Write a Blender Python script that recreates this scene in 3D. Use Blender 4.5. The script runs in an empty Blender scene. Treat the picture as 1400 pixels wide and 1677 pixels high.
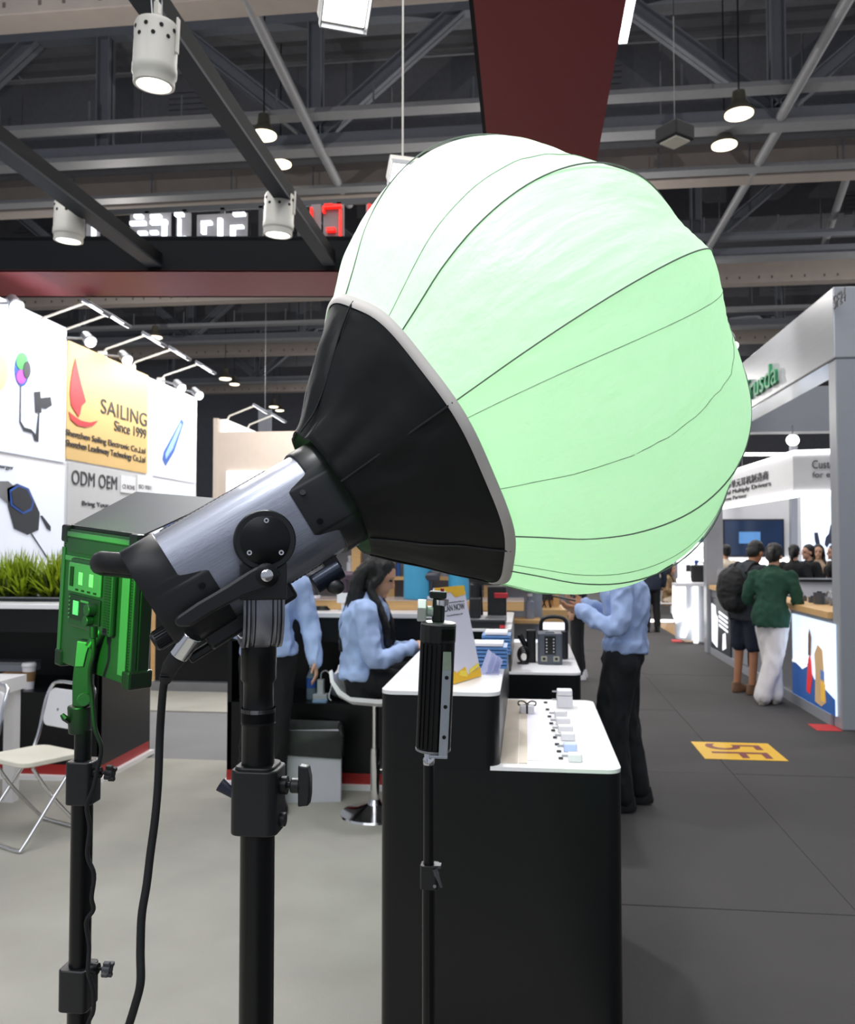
import bpy, bmesh, math, random
from mathutils import Vector, Matrix, noise, Euler
V = Vector
S = bpy.context.scene
COL = S.collection
rnd = random.Random(7)
# ------------------------------------------------------------------ camera
YAW = math.radians(6.6); PITCH = math.radians(2.1); EYE = V((0, 0, 1.65))
cam = bpy.data.cameras.new('camera'); camo = bpy.data.objects.new('camera', cam); COL.objects.link(camo)
camo.location = EYE; camo.rotation_euler = (math.pi/2 + PITCH, 0, YAW)
cam.sensor_fit = 'HORIZONTAL'; cam.sensor_width = 36; cam.lens = 36.0
cam.clip_start = 0.05; cam.clip_end = 200
cam.dof.use_dof = True; cam.dof.focus_distance = 1.15; cam.dof.aperture_fstop = 14
S.camera = camo
# ------------------------------------------------------------------ world and exposure
w = bpy.data.worlds.new('world'); S.world = w; w.use_nodes = True
w.node_tree.nodes['Background'].inputs[0].default_value = (0.80, 0.86, 1.0, 1)
w.node_tree.nodes['Background'].inputs[1].default_value = 0.42
S.view_settings.view_transform = 'Standard'; S.view_settings.look = 'None'
S.view_settings.exposure = 0.0; S.view_settings.gamma = 1; S.view_settings.use_curve_mapping = False
S.cycles.max_bounces = 6; S.cycles.sample_clamp_indirect = 4

def lamp(name, typ, loc, target, energy, color=(1, 1, 1), **k):
    l = bpy.data.lights.new(name, typ); l.energy = energy; l.color = color
    for a, b in k.items(): setattr(l, a, b)
    o = bpy.data.objects.new(name, l); COL.objects.link(o); o.location = loc
    if target is not None:
        o.rotation_euler = (V(target) - V(loc)).to_track_quat('-Z', 'Y').to_euler()
    return o
# the hall's rows of ceiling lamps
lamp('hall_light', 'AREA', (-1.5, 3, 9.4), (-1.5, 4, 0), 620, (1, .98, .95), shape='RECTANGLE', size=9, size_y=8)
lamp('hall_light', 'AREA', (-2, -6, 9.0), (-1.5, 0, 0), 500, (.92, .95, 1), shape='RECTANGLE', size=12, size_y=7)
lamp('hall_light', 'AREA', (3, 15, 9.4), (3, 15, 0), 800, (1, .98, .95), shape='RECTANGLE', size=9, size_y=9)
lamp('hall_light', 'AREA', (-6, 14, 9.4), (-6, 14, 0), 550, (1, .98, .95), shape='RECTANGLE', size=8, size_y=8)
for x_, y_, e_ in ((-7, 9.6, 330), (7, 9.6, 330), (0, 20, 460), (-12, 24, 460), (12, 24, 460), (0, 33, 600), (-6, 42, 800), (8, 44, 800)):  # unseen point fills, added to brighten the roof like floor bounce
    lamp('roof_fill_light', 'POINT', (x_, y_, 7.6), None, e_, (1, .96, .92), shadow_soft_size=0)

# ------------------------------------------------------------------ pixel helpers: turn a photo point into a world point
cF = V((-math.sin(YAW)*math.cos(PITCH), math.cos(YAW)*math.cos(PITCH), math.sin(PITCH)))
cR = V((math.cos(YAW), math.sin(YAW), 0)); cU = cR.cross(cF)
def ray(x, y): return cF + cR*((x-700)/1400) + cU*((838.5-y)/1400)
def P(x, y, D): return EYE + ray(x, y)*D
def onZ(x, y, z): r = ray(x, y); return EYE + r*((z-EYE.z)/r.z)
def onY(x, y, Y): r = ray(x, y); return EYE + r*(Y/r.y)
def onX(x, y, X): r = ray(x, y); return EYE + r*(X/r.x)

# ------------------------------------------------------------------ materials
def srgb(h):
    h = h.lstrip('#'); c = [int(h[i:i+2], 16)/255 for i in (0, 2, 4)]
    return tuple((x/12.92 if x <= .04045 else ((x+.055)/1.055)**2.4) for x in c) + (1,)
MATS = {}
def mat(name, col, rough=.5, metal=0, var=.06, scale=8, bump=0, bscale=60, emit=None, es=1, alpha=None, trans=0, spec=None, stretch=None, coat=0, ior=None):
    if name in MATS: return MATS[name]
    m = bpy.data.materials.new(name); m.use_nodes = True; nt = m.node_tree; N = nt.nodes; L = nt.links
    b = N['Principled BSDF']; c = srgb(col)
    b.inputs['Roughness'].default_value = rough; b.inputs['Metallic'].default_value = metal
    if spec is not None: b.inputs['Specular IOR Level'].default_value = spec
    if coat: b.inputs['Coat Weight'].default_value = coat
    if trans: b.inputs['Transmission Weight'].default_value = trans
    if ior: b.inputs['IOR'].default_value = ior
    if alpha is not None: b.inputs['Alpha'].default_value = alpha
    tc = N.new('ShaderNodeTexCoord'); mp = N.new('ShaderNodeMapping'); L.new(tc.outputs['Object'], mp.inputs['Vector'])
    if stretch: mp.inputs['Scale'].default_value = stretch
    nz = N.new('ShaderNodeTexNoise'); nz.inputs['Scale'].default_value = scale; nz.inputs['Detail'].default_value = 4
    L.new(mp.outputs[0], nz.inputs['Vector'])
    if var > 0:
        mx = N.new('ShaderNodeMix'); mx.data_type = 'RGBA'
        mx.inputs[6].default_value = tuple(max(0, x*(1-var*2)) for x in c[:3])+(1,)
        mx.inputs[7].default_value = tuple(min(1, x*(1+var*2)) for x in c[:3])+(1,)
        L.new(nz.outputs[0], mx.inputs[0]); L.new(mx.outputs[2], b.inputs['Base Color'])
    else: b.inputs['Base Color'].default_value = c
    if bump:
        n2 = N.new('ShaderNodeTexNoise'); n2.inputs['Scale'].default_value = bscale; n2.inputs['Detail'].default_value = 3
        L.new(mp.outputs[0], n2.inputs['Vector'])
        bp = N.new('ShaderNodeBump'); bp.inputs['Strength'].default_value = bump; bp.inputs['Distance'].default_value = .01
        L.new(n2.outputs[0], bp.inputs['Height']); L.new(bp.outputs[0], b.inputs['Normal'])
    if emit:
        b.inputs['Emission Color'].default_value = srgb(emit); b.inputs['Emission Strength'].default_value = es
        if es < 6:
            try: m.cycles.emission_sampling = 'NONE'
            except Exception: pass
    MATS[name] = m; return m
blk = mat('black_plastic', '#17181a', .38, var=.1)
blkm = mat('black_metal', '#0e0f11', .3, .3, var=.08)
blkp = mat('black_laminate', '#0a0c0e', .33, var=.05, spec=.35)
soft = mat('black_rubber', '#101113', .65, bump=.1)
wht = mat('white_laminate', '#f4f3f4', .3, var=.01)
whp = mat('white_plastic', '#eceaee', .35, var=.02)
chrome = mat('chrome', '#e6e6e8', .12, 1, var=.02)
steel = mat('grey_steel', '#9a9ca0', .35, .8)
gry = mat('grey_paint', '#858890', .5, var=.04)
wood = mat('pale_wood', '#d9ae74', .5, var=.1, scale=6, stretch=(1, 12, 12))
skin = mat('skin', '#c99a7e', .5, var=.05)
skin2 = mat('tanned_skin', '#a87454', .5, var=.05)
hairm = mat('black_hair', '#0d0b0b', .38, var=.2, scale=60, stretch=(8, 8, .5), bump=.5, bscale=50)
blueshirt = mat('light_blue_cotton', '#a9bfe8', .8, var=.04, bump=.1, bscale=200)
blacktr = mat('black_trouser_cloth', '#0d1014', .8, var=.1)
glow = mat('white_glow', '#ffffff', .5, var=0, emit='#ffffff', es=3)
glowb = mat('lightbox_glow', '#ffffff', .5, var=0, emit='#f2f6ff', es=1.0)
bulb = mat('lamp_glow', '#ffffff', .5, var=0, emit='#ffffff', es=5)
bulbw = mat('warm_lamp_glow', '#fff2d8', .5, var=0, emit='#fff0d0', es=3)
ink = mat('dark_grey_ink', '#3a3a3e', .5, var=0)
clear = mat('clear_acrylic', '#eef2ff', .08, var=0, alpha=.35)

# ------------------------------------------------------------------ mesh builder
def frame(o, x, y, z): return Matrix(((x[0], y[0], z[0], o[0]), (x[1], y[1], z[1], o[1]), (x[2], y[2], z[2], o[2]), (0, 0, 0, 1)))
def perp(d):
    d = d.normalized(); a = V((0, 0, 1)) if abs(d.z) < .9 else V((1, 0, 0))
    u = d.cross(a).normalized(); return u, d.cross(u).normalized()
def catmull(pts, n=6):
    pts = [V(p) for p in pts]; out = []
    for i in range(len(pts)-1):
        p0 = pts[max(i-1, 0)]; p1 = pts[i]; p2 = pts[i+1]; p3 = pts[min(i+2, len(pts)-1)]
        for k in range(n):
            t = k/n
            out.append(.5*((2*p1)+(p2-p0)*t+(2*p0-5*p1+4*p2-p3)*t*t+(3*p1-p0-3*p2+p3)*t**3))
    out.append(pts[-1]); return out
def interp(tab, t):
    if t <= tab[0][0]: return tab[0][1]
    for i in range(len(tab)-1):
        (a, x), (b, y) = tab[i], tab[i+1]
        if t <= b:
            x0 = tab[max(i-1, 0)]; x3 = tab[min(i+2, len(tab)-1)]
            h = b-a; u = (t-a)/h
            m1 = (y-x0[1])/(b-x0[0]) if b != x0[0] else 0
            m2 = (x3[1]-x)/(x3[0]-a) if x3[0] != a else 0
            return (2*u**3-3*u*u+1)*x+(u**3-2*u*u+u)*h*m1+(-2*u**3+3*u*u)*y+(u**3-u*u)*h*m2
    return tab[-1][1]
class MB:
    def __init__(s, M=None): s.v = []; s.f = []; s.M = M
    def add(s, vs, fs, M=None):
        n = len(s.v); M = M or s.M
        s.v += [(M @ V(p)) if M else V(p) for p in vs]; s.f += [tuple(n+i for i in f) for f in fs]; return s
    def box(s, x0, x1, y0, y1, z0, z1, M=None):
        return s.add([(x0, y0, z0), (x1, y0, z0), (x1, y1, z0), (x0, y1, z0), (x0, y0, z1), (x1, y0, z1), (x1, y1, z1), (x0, y1, z1)],
                     [(0, 3, 2, 1), (4, 5, 6, 7), (0, 1, 5, 4), (1, 2, 6, 5), (2, 3, 7, 6), (3, 0, 4, 7)], M)
    def cbox(s, c, sz, M=None):
        return s.box(c[0]-sz[0]/2, c[0]+sz[0]/2, c[1]-sz[1]/2, c[1]+sz[1]/2, c[2]-sz[2]/2, c[2]+sz[2]/2, M)
    def loft(s, rings, cap=True, M=None, close=True):
        n = len(rings[0]); vs = [p for r in rings for p in r]; fs = []
        for i in range(len(rings)-1):
            for k in range(n if close else n-1):
                a = i*n+k; b = i*n+(k+1) % n; fs.append((a, b, b+n, a+n))
        if cap: fs.append(tuple(range(n-1, -1, -1))); fs.append(tuple((len(rings)-1)*n+k for k in range(n)))
        return s.add(vs, fs, M)
    def tube(s, pts, r, n=10, cap=True, M=None, flat=1.0):
        pts = [V(p) for p in pts]; rs = r if isinstance(r, (list, tuple)) else [r]*len(pts)
        d = (pts[1]-pts[0]).normalized(); u, v = perp(d); rings = []
        for i, p in enumerate(pts):
            if i == 0: t = pts[1]-pts[0]
            elif i == len(pts)-1: t = pts[-1]-pts[-2]
            else: t = (pts[i+1]-p).normalized()+(p-pts[i-1]).normalized()
            t = t.normalized() if t.length > 1e-9 else d
            u = (u - t*u.dot(t)).normalized(); v = t.cross(u)
            rings.append([p+(u*math.cos(a)*flat+v*math.sin(a))*rs[i] for a in (2*math.pi*k/n for k in range(n))])
        return s.loft(rings, cap, M)
    def cyl(s, p0, p1, r0, r1=None, n=20, M=None): return s.tube([p0, p1], [r0, r0 if r1 is None else r1], n, True, M)
    def lathe(s, prof, o=(0, 0, 0), ax=(0, 0, 1), n=28, cap=True, M=None):
        o = V(o); d = V(ax).normalized(); u, v = perp(d)
        return s.loft([[o+d*h+(u*math.cos(a)+v*math.sin(a))*max(r, 1e-4) for a in (2*math.pi*k/n for k in range(n))] for r, h in prof], cap, M)
    def prism(s, poly, z0, z1, M=None):
        n = len(poly); vs = [(p[0], p[1], z0) for p in poly]+[(p[0], p[1], z1) for p in poly]
        return s.add(vs, [tuple(range(n-1, -1, -1)), tuple(range(n, 2*n))]+[(k, (k+1) % n, n+(k+1) % n, n+k) for k in range(n)], M)
    def pbox(s, q, d):            # quad of world points extruded by vector d
        q = [V(p) for p in q]; n = len(q)
        return s.add(q+[p+V(d) for p in q], [tuple(range(n-1, -1, -1)), tuple(range(n, 2*n))]+[(k, (k+1) % n, n+(k+1) % n, n+k) for k in range(n)])
    def ell(s, c, r, M=None, n=16, m=10, ax=None):
        c = V(c); A = ax or (V((1, 0, 0)), V((0, 1, 0)), V((0, 0, 1)))
        rings = []
        for i in range(1, m):
            t = math.pi*i/m
            rings.append([c+A[0]*r[0]*math.sin(t)*math.cos(a)+A[1]*r[1]*math.sin(t)*math.sin(a)-A[2]*r[2]*math.cos(t) for a in (2*math.pi*k/n for k in range(n))])
        return s.loft(rings, True, M)
    def build(s, name, m, parent=None, smooth=None, bevel=0, local=False, label=None):
        me = bpy.data.meshes.new(name); vs = s.v
        if parent is not None and not local:
            I = W(parent).inverted(); vs = [I @ p for p in vs]
        me.from_pydata([tuple(p) for p in vs], [], s.f); me.update()
        bm = bmesh.new(); bm.from_mesh(me); bmesh.ops.recalc_face_normals(bm, faces=bm.faces); bm.to_mesh(me); bm.free()
        if m: me.materials.append(m)
        if smooth is not None:
            me.shade_smooth(); me.set_sharp_from_angle(angle=math.radians(smooth))
        o = bpy.data.objects.new(name, me); COL.objects.link(o)
        if parent is not None: o.parent = parent
        if bevel:
            b = o.modifiers.new('bevel', 'BEVEL'); b.width = bevel; b.segments = 2; b.limit_method = 'ANGLE'
        if label: o['label'] = label
        return o
def W(o):
    M = Matrix.LocRotScale(o.location, o.rotation_euler, o.scale)
    return W(o.parent) @ M if o.parent else M
def thing(name, label, cat, loc=(0, 0, 0), rz=0, group=None, M=None):
    o = bpy.data.objects.new(name, None); COL.objects.link(o)
    if M is not None: o.location = M.translation; o.rotation_euler = M.to_euler()
    else: o.location = loc; o.rotation_euler = (0, 0, rz)
    o.empty_display_size = .1
    o['label'] = label; o['category'] = cat
    if group: o['group'] = group
    return o
def tag(o, label, cat, group=None):
    o['label'] = label; o['category'] = cat
    if group: o['group'] = group
    return o
def struct(o): o['kind'] = 'structure'; return o
def dup(root, loc, rz=None, label=None):
    def cp(o, par):
        c = o.copy(); COL.objects.link(c); c.parent = par
        for ch in list(o.children): cp(ch, c)
        return c
    r = cp(root, None); r.location = loc
    if rz is not None: r.rotation_euler = (0, 0, rz)
    if label: r['label'] = label
    return r
def text(s, o, u, v, width, height, m, name, parent=None, ext=.002, spacing=1.0):
    c = bpy.data.curves.new(name, 'FONT'); c.body = s; c.extrude = .01;  c.space_character = spacing
    t = bpy.data.objects.new('tmp', c); COL.objects.link(t)
    dg = bpy.context.evaluated_depsgraph_get(); me = bpy.data.meshes.new_from_object(t.evaluated_get(dg))
    bpy.data.objects.remove(t)
    xs = [p.co.x for p in me.vertices]; ys = [p.co.y for p in me.vertices]
    x0, x1, y0, y1 = min(xs), max(xs), min(ys), max(ys)
    u = V(u).normalized(); v = V(v).normalized(); n = u.cross(v); o = V(o)
    I = W(parent).inverted() if parent else Matrix()
    sy = height/(y1-y0) if height else width/(x1-x0)
    sx = width/(x1-x0) if width else sy
    for p in me.vertices:
        q = o+u*((p.co.x-x0)*sx)+v*((p.co.y-y0)*sy)+n*((p.co.z+.01)/.02*ext)
        p.co = I @ q
    me.materials.clear(); me.materials.append(m)
    ob = bpy.data.objects.new(name, me); COL.objects.link(ob)
    if parent: ob.parent = parent
    return ob
def rrect(x0, x1, y0, y1, r, n=5, corners=(1, 1, 1, 1)):
    out = []
    for k, (cx, cy, a0) in enumerate(((x0, y0, 180), (x1, y0, 270), (x1, y1, 0), (x0, y1, 90))):
        rr = r*corners[k]
        sx = cx+(rr if cx == x0 else -rr); sy = cy+(rr if cy == y0 else -rr)
        if rr == 0: out.append((cx, cy)); continue
        for i in range(n+1):
            a = math.radians(a0+90*i/n); out.append((sx+rr*math.cos(a), sy+rr*math.sin(a)))
    return out
def remesh(mb, vox, folds=0, fscale=(9, 9, 4), seed=0, smooth=3):
    me = bpy.data.meshes.new('t'); me.from_pydata([tuple(p) for p in mb.v], [], mb.f)
    bm = bmesh.new(); bm.from_mesh(me); bmesh.ops.recalc_face_normals(bm, faces=bm.faces); bm.to_mesh(me); bm.free()
    t = bpy.data.objects.new('t', me); COL.objects.link(t)
    r = t.modifiers.new('r', 'REMESH'); r.mode = 'VOXEL'; r.voxel_size = vox
    q = t.modifiers.new('s', 'SMOOTH'); q.iterations = smooth; q.factor = .5
    dg = bpy.context.evaluated_depsgraph_get(); out = bpy.data.meshes.new_from_object(t.evaluated_get(dg))
    bpy.data.objects.remove(t)
    if folds:
        out.update(); ns = [v.normal.copy() for v in out.vertices]
        for v_, n in zip(out.vertices, ns):
            p = v_.co; q = V((p.x*fscale[0]+seed, p.y*fscale[1], p.z*fscale[2]))
            f = 1-abs(noise.noise(q+noise.noise_vector(q*.7)*.6))*2
            g = noise.noise(q*2.3)
            v_.co = p+n*folds*(f*.7+g*.4-.35)
    return out
def place(me, name, m, parent, smooth=True, label=None):
    I = W(parent).inverted()
    me.transform(I)
    me.materials.clear(); me.materials.append(m)
    if smooth: me.shade_smooth()
    o = bpy.data.objects.new(name, me); COL.objects.link(o); o.parent = parent
    if label: o['label'] = label
    return o

# ================================================================== SETTING: floor, hall
carpet = mat('grey_carpet', '#a3a198', .95, var=.10, scale=2.2, bump=.35, bscale=220)
dark_carpet = mat('dark_aisle_carpet', '#434141', .9, var=.10, scale=1.3, bump=.3, bscale=160)
mid_carpet = mat('mid_grey_aisle_carpet', '#7b7b7c', .95, var=.06, scale=2, bump=.2, bscale=120)
struct(MB().box(-30, 30, -6, 62, -.3, -.012).build('floor', mid_carpet))
# booth carpet and the dark aisle carpet (laid in strips)
b = MB().box(-8, .31, -3, 6.35, -.012, 0); struct(b.build('floor', carpet))
for i, (x0, x1) in enumerate(((.315, 1.46), (1.464, 2.72))):
    for k in range(12):
        y0 = -3+k*2.35
        struct(MB().box(x0, x1, y0+.002, y0+2.346, -.012, -.001+.0008*((i+k) % 2)).build('floor', dark_carpet))
struct(MB().box(-9, .31, 8.15, 13, -.012, 0).build('floor', carpet))
struct(MB().box(2.72, 9, -3, 26, -.012, 0).build('floor', dark_carpet))
struct(MB().box(-12, .31, 13.2, 40, -.012, -.002).build('floor', carpet))

deck = mat('dark_roof_deck', '#6a6b70', .7, .2, var=.08)
panelm = mat('dark_roof_panel', '#66676c', .8, var=.1)
trussm = mat('grey_truss_paint', '#6e727a', .55, var=.06)
trussl = mat('light_truss_paint', '#86878a', .5, var=.06)
beige = mat('beige_beam_paint', '#9b918a', .8, var=.06, scale=3)
# corrugated roof deck
b = MB(); pts = []
for k in range(0, 340):
    y = 6+k*.16; pts.append((y, 13.1+(.09 if k % 4 in (0, 1) else 0)))
vs = []
for y, z in pts: vs += [(-34, y, z), (34, y, z)]
b.add(vs, [(2*i, 2*i+1, 2*i+3, 2*i+2) for i in range(len(pts)-1)])
struct(b.build('ceiling', deck))
struct(MB().box(-34, 34, 60.3, 60.6, -.1, 13.3).build('wall_back', panelm))
# big fire-clad beams
names = ['nearest and largest', 'second', 'third', 'fourth', 'farthest']
for i, D in enumerate((12.37, 19.9, 28.1, 36.4, 45.5)):
    t = thing('roof_beam', 'beige clad roof beam, %s from the camera, spanning the hall' % names[i], 'beam', (0, D, 10), 0)
    MB().box(-32, 32, D, D+.5, 10, 10.8).build('beam_cladding', beige, t, bevel=.02)
    q = MB()
    for k in range(64):
        q.box(-31.6+k, -31.55+k, D-.012, D, 10.12, 10.2); q.box(-31.2+k, -31.15+k, D-.012, D, 10.12, 10.2)
    o = q.build('stud_row', mat('beam_stud', '#5d5450', .8), t); o['kind'] = 'stuff'
# trusses
def bar(b, p, q, wd, h):
    p = V(p); q = V(q); d = (q-p).normalized(); up = V((0, 1, 0)); s_ = d.cross(up).normalized()
    M = frame(p, d, up, s_); L = (q-p).length
    b.box(0, L, -wd/2, wd/2, -h/2, -h/2+.03, M); b.box(0, L, -wd/2, wd/2, h/2-.03, h/2, M); b.box(0, L, -.02, .02, -h/2, h/2, M)
for i, D in enumerate((17.6, 25.9, 34.2, 43.2)):
    t = thing('roof_truss', 'grey steel roof truss with diagonals, %s from the camera' % names[i].replace(' and largest', ''), 'truss', (0, D, 10), 0)
    b = MB().box(-32, 32, D-.14, D+.14, 10.10, 10.35); b.build('bottom_chord', trussm, t)
    MB().box(-32, 32, D-.2, D+.2, 10.0, 10.10).build('bottom_flange', trussl, t)
    MB().box(-32, 32, D-.14, D+.14, 12.8, 13.08).build('top_chord', trussm, t)
    node0 = -4.45; pitch = 9.5
    for k in range(-3, 4):
        nx = node0+k*pitch
        for q in (((nx, D, 10.3), (nx-3.1, D, 12.9)), ((nx, D, 10.3), (nx+3.1, D, 12.9))):
            b = MB(); bar(b, q[0], q[1], .3, .3); b.build('diagonal', trussm, t)
        b = MB(); bar(b, (nx, D, 10.35), (nx, D, 12.85), .3, .3); b.build('vertical', trussm, t)
        b = MB(); bar(b, (nx-pitch/2, D, 10.35), (nx-pitch/2, D, 12.85), .3, .3); b.build('vertical', trussm, t)
    # drop panels and vents behind the truss
    for k in range(-10, 10):
        x0 = k*3.1; pn = MB().box(x0, x0+3.06, D+2.0, D+2.06, 11.3, 13.08).build('roof_panel', panelm, t)
        if k % 3 == 0:
            q = MB()
            for j in range(6): q.box(x0+.7, x0+2.2, D+1.95, D+2.0, 11.9+j*.14, 11.98+j*.14)
            q.build('vent', deck, pn)
# services running across below the trusses
for i, (D, z, h, m_, lb) in enumerate(((16.4, 10.25, .10, trussl, 'thin pale cable tray crossing in front of the nearest roof truss'),
                                   (19.4, 10.0, .08, trussl, 'thin pale pipe crossing just behind the nearest roof truss'),
                                   (24.3, 10.2, .1, trussm, 'thin grey pipe crossing between second beam and second truss'),
                                   (31, 9.9, .12, trussl, 'thin pale pipe crossing beyond the third roof beam'))):
    t = thing('cable_tray', lb, 'tray', (0, D, z))
    MB().box(-30, 30, D, D+.35, z, z+h).build('tray', m_, t)
    q = MB()
    for k in range(30): q.cyl((-29+2*k, D+.15, z+h), (-29+2*k, D+.15, z+.6), .02, n=6)
    q.build('hanger', trussm, t)['kind'] = 'stuff'
for p0, p1, lb in ((P(395, -20, 13.0), P(520, 235, 17.9), 'long pale bracing pipe descending to the left truss node'), (P(520, 235, 17.9), P(572, 335, 21.5), 'short pale bracing pipe beyond the left truss node'),
                   (P(1402, -25, 13.0), P(1278, 192, 17), 'long pale bracing pipe descending to the right truss node'), (P(1278, 205, 17.3), P(1153, 418, 25), 'long pale bracing pipe beyond the right truss node'),
                   (P(1400, 250, 21), P(1350, 400, 25.5), 'faint bracing pipe at the far right of the hall')):
    o = MB().cyl(p0, p1, .10, n=12).build('bracing_pipe', trussl, None, 40); tag(o, lb, 'pipe')

# high bay lamps
def highbay(px, py, D, lb, r=.26):
    c = P(px, py, D); t = thing('high_bay_lamp', lb, 'lamp', c)
    MB().lathe([(.06, .42), (.11, .40), (.13, .2), (.16, .17), (r*1.0, .03), (r, 0)], c, n=24).build('housing', mat('lamp_housing', '#5a564c', .5, .3), t, 40)
    MB().lathe([(r*.96, .0), (r*.96, -.03), (r*.7, -.06)], c, n=24).build('diffuser', bulbw, t, 40)
    MB().cyl(c+V((0, 0, .4)), V((c.x, c.y, 13.1)), .015, n=6).build('cord', blk, t)
highbay(432, 221, 17, 'round hall lamp on the left, higher of the two above the middle white spotlight')
highbay(459, 268, 19.5, 'round hall lamp on the left, lower of the two above the middle white spotlight')
highbay(1210, 186, 15.5, 'round warm hall lamp on the right, higher of the pair')
highbay(1186, 237, 17.5, 'round warm hall lamp on the right, lower of the pair')
highbay(254, 552, 31, 'distant hall lamp just under the red crossbeam')
highbay(369, 620, 36, 'distant hall lamp on the left, warm one above the beige wall')
highbay(384, 629, 44, 'small distant hall lamp right beside the warm one above the beige wall')
highbay(448, 666, 48, 'small far hall lamp close to the black lantern skirt, left one')
highbay(458, 672, 52, 'small far hall lamp close to the black lantern skirt, right one')
# ceiling speaker box
c = P(1105, 232, 12.5); t = thing('hanging_speaker', 'black box speaker with pale square grille hanging from the ceiling', 'speaker', c)
M = frame(c, V((.77, .64, 0)), V((-.64, .77, 0)), V((0, 0, 1)))
MB(M).box(-.2, .2, -.2, .2, 0, .22).build('case', mat('matte_black', '#0a0a0b', .9, var=0), t, bevel=.02)
MB(M).box(-.15, .15, -.15, .15, -.02, 0.001).build('grille', mat('pale_grille', '#b9b6a8', .6), t)
MB().cyl(c+V((0, 0, .2)), (c.x, c.y, 13.1), .006, n=6).build('hanger', blk, t)

# ================================================================== red and black booth frame overhead
redm = mat('dark_red_laminate', '#7c3438', .5, var=.02, spec=.15)
navy = mat('black_fascia', '#0e1114', .6, var=.04, spec=.12)
zf = 4.0
def hz(x, y): return onZ(x, y, zf)
A = hz(-60, 443); Bq = hz(760, 443); Cq = hz(760, 487)
dB = (Bq-A).normalized(); Bq = Bq+dB*((hz(1018, 0).x-Bq.x)/dB.x); dC = (Cq-hz(-60, 487)).normalized(); Cq = Cq+dC*((hz(1018, 0).x-Cq.x)/dC.x); Dq = hz(-60, 487)
yf = (A.y+Bq.y)/2; yb = (Cq.y+Dq.y)/2
t = thing('overhead_crossbeam', 'long overhead crossbeam, black front and dark red underside, left to centre', 'beam', (-1, yf, zf))
A.z = Bq.z = Cq.z = Dq.z = zf
MB().pbox([A, Bq, Cq, Dq], (0, 0, .004)).build('underside', redm, t)
MB().pbox([A, Bq, Bq+V((0, .04, 0)), A+V((0, .04, 0))], (0, 0, .30)).build('front_fascia', navy, t)
MB().pbox([Dq, Cq, Cq-V((0, .04, 0)), Dq-V((0, .04, 0))], (0, 0, .30)).build('rear_fascia', redm, t)
MB().pbox([A+V((0, 0, .26)), Bq+V((0, 0, .26)), Cq+V((0, 0, .26)), Dq+V((0, 0, .26))], (0, 0, .03)).build('top_board', navy, t)
x0 = hz(775, 0).x; x1 = hz(1018, 0).x
t = thing('overhead_beam', 'broad dark red overhead beam coming toward the camera above the lantern', 'beam', (0, 4, zf))
MB().box(x0, x1, -1, yf, zf, zf+.02).build('underside', redm, t)
MB().box(x0-.02, x0, -1, yf, zf, zf+.30).build('left_fascia', navy, t)
MB().box(x1, x1+.02, -1, yf, zf, zf+.30).build('right_fascia', redm, t)
MB().box(x0, x1, -1, yf, zf+.27, zf+.3).build('top_board', navy, t)
yl = hz(1012, 72).y
o = MB().box(x1+.022, x1+.06, -1, yl, zf+.0, zf+.04).build('light_strip', bulb); tag(o, 'white LED strip along the right edge of the red beam', 'light')
# dark lighting beams
rail = mat('dark_blue_grey_steel', '#0c0d0f', .7, .0, var=.05, spec=.15)
railb = mat('blue_grey_steel', '#252a31', .6, .0, var=.05, spec=.2)
def railbeam(pa, pb, name_l):
    a = onZ(*pa, zf+.03); b2 = onZ(*pb, zf+.03)
    xa = min(a.x, b2.x); xb = max(a.x, b2.x)
    t = thing('lighting_beam', name_l, 'beam', (xa, 3, zf+.03))
    MB().box(xa, xb, .5, yf+.02, zf+.03, zf+.05).build('lower_flange', railb, t)
    MB().box(xb-.03, xb, .5, yf+.02, zf+.05, zf+.13).build('web', rail, t)
    MB().box(xa, xb, .5, yf+.02, zf+.13, zf+.15).build('upper_flange', rail, t)
    return (xa, xb)
rb1 = railbeam((0, 262), (0, 236), 'dark steel lighting beam at far left carrying the lower left spotlight')
rb2 = railbeam((210, 0), (250, 0), 'dark steel lighting beam left of centre carrying two white spotlights')
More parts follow.
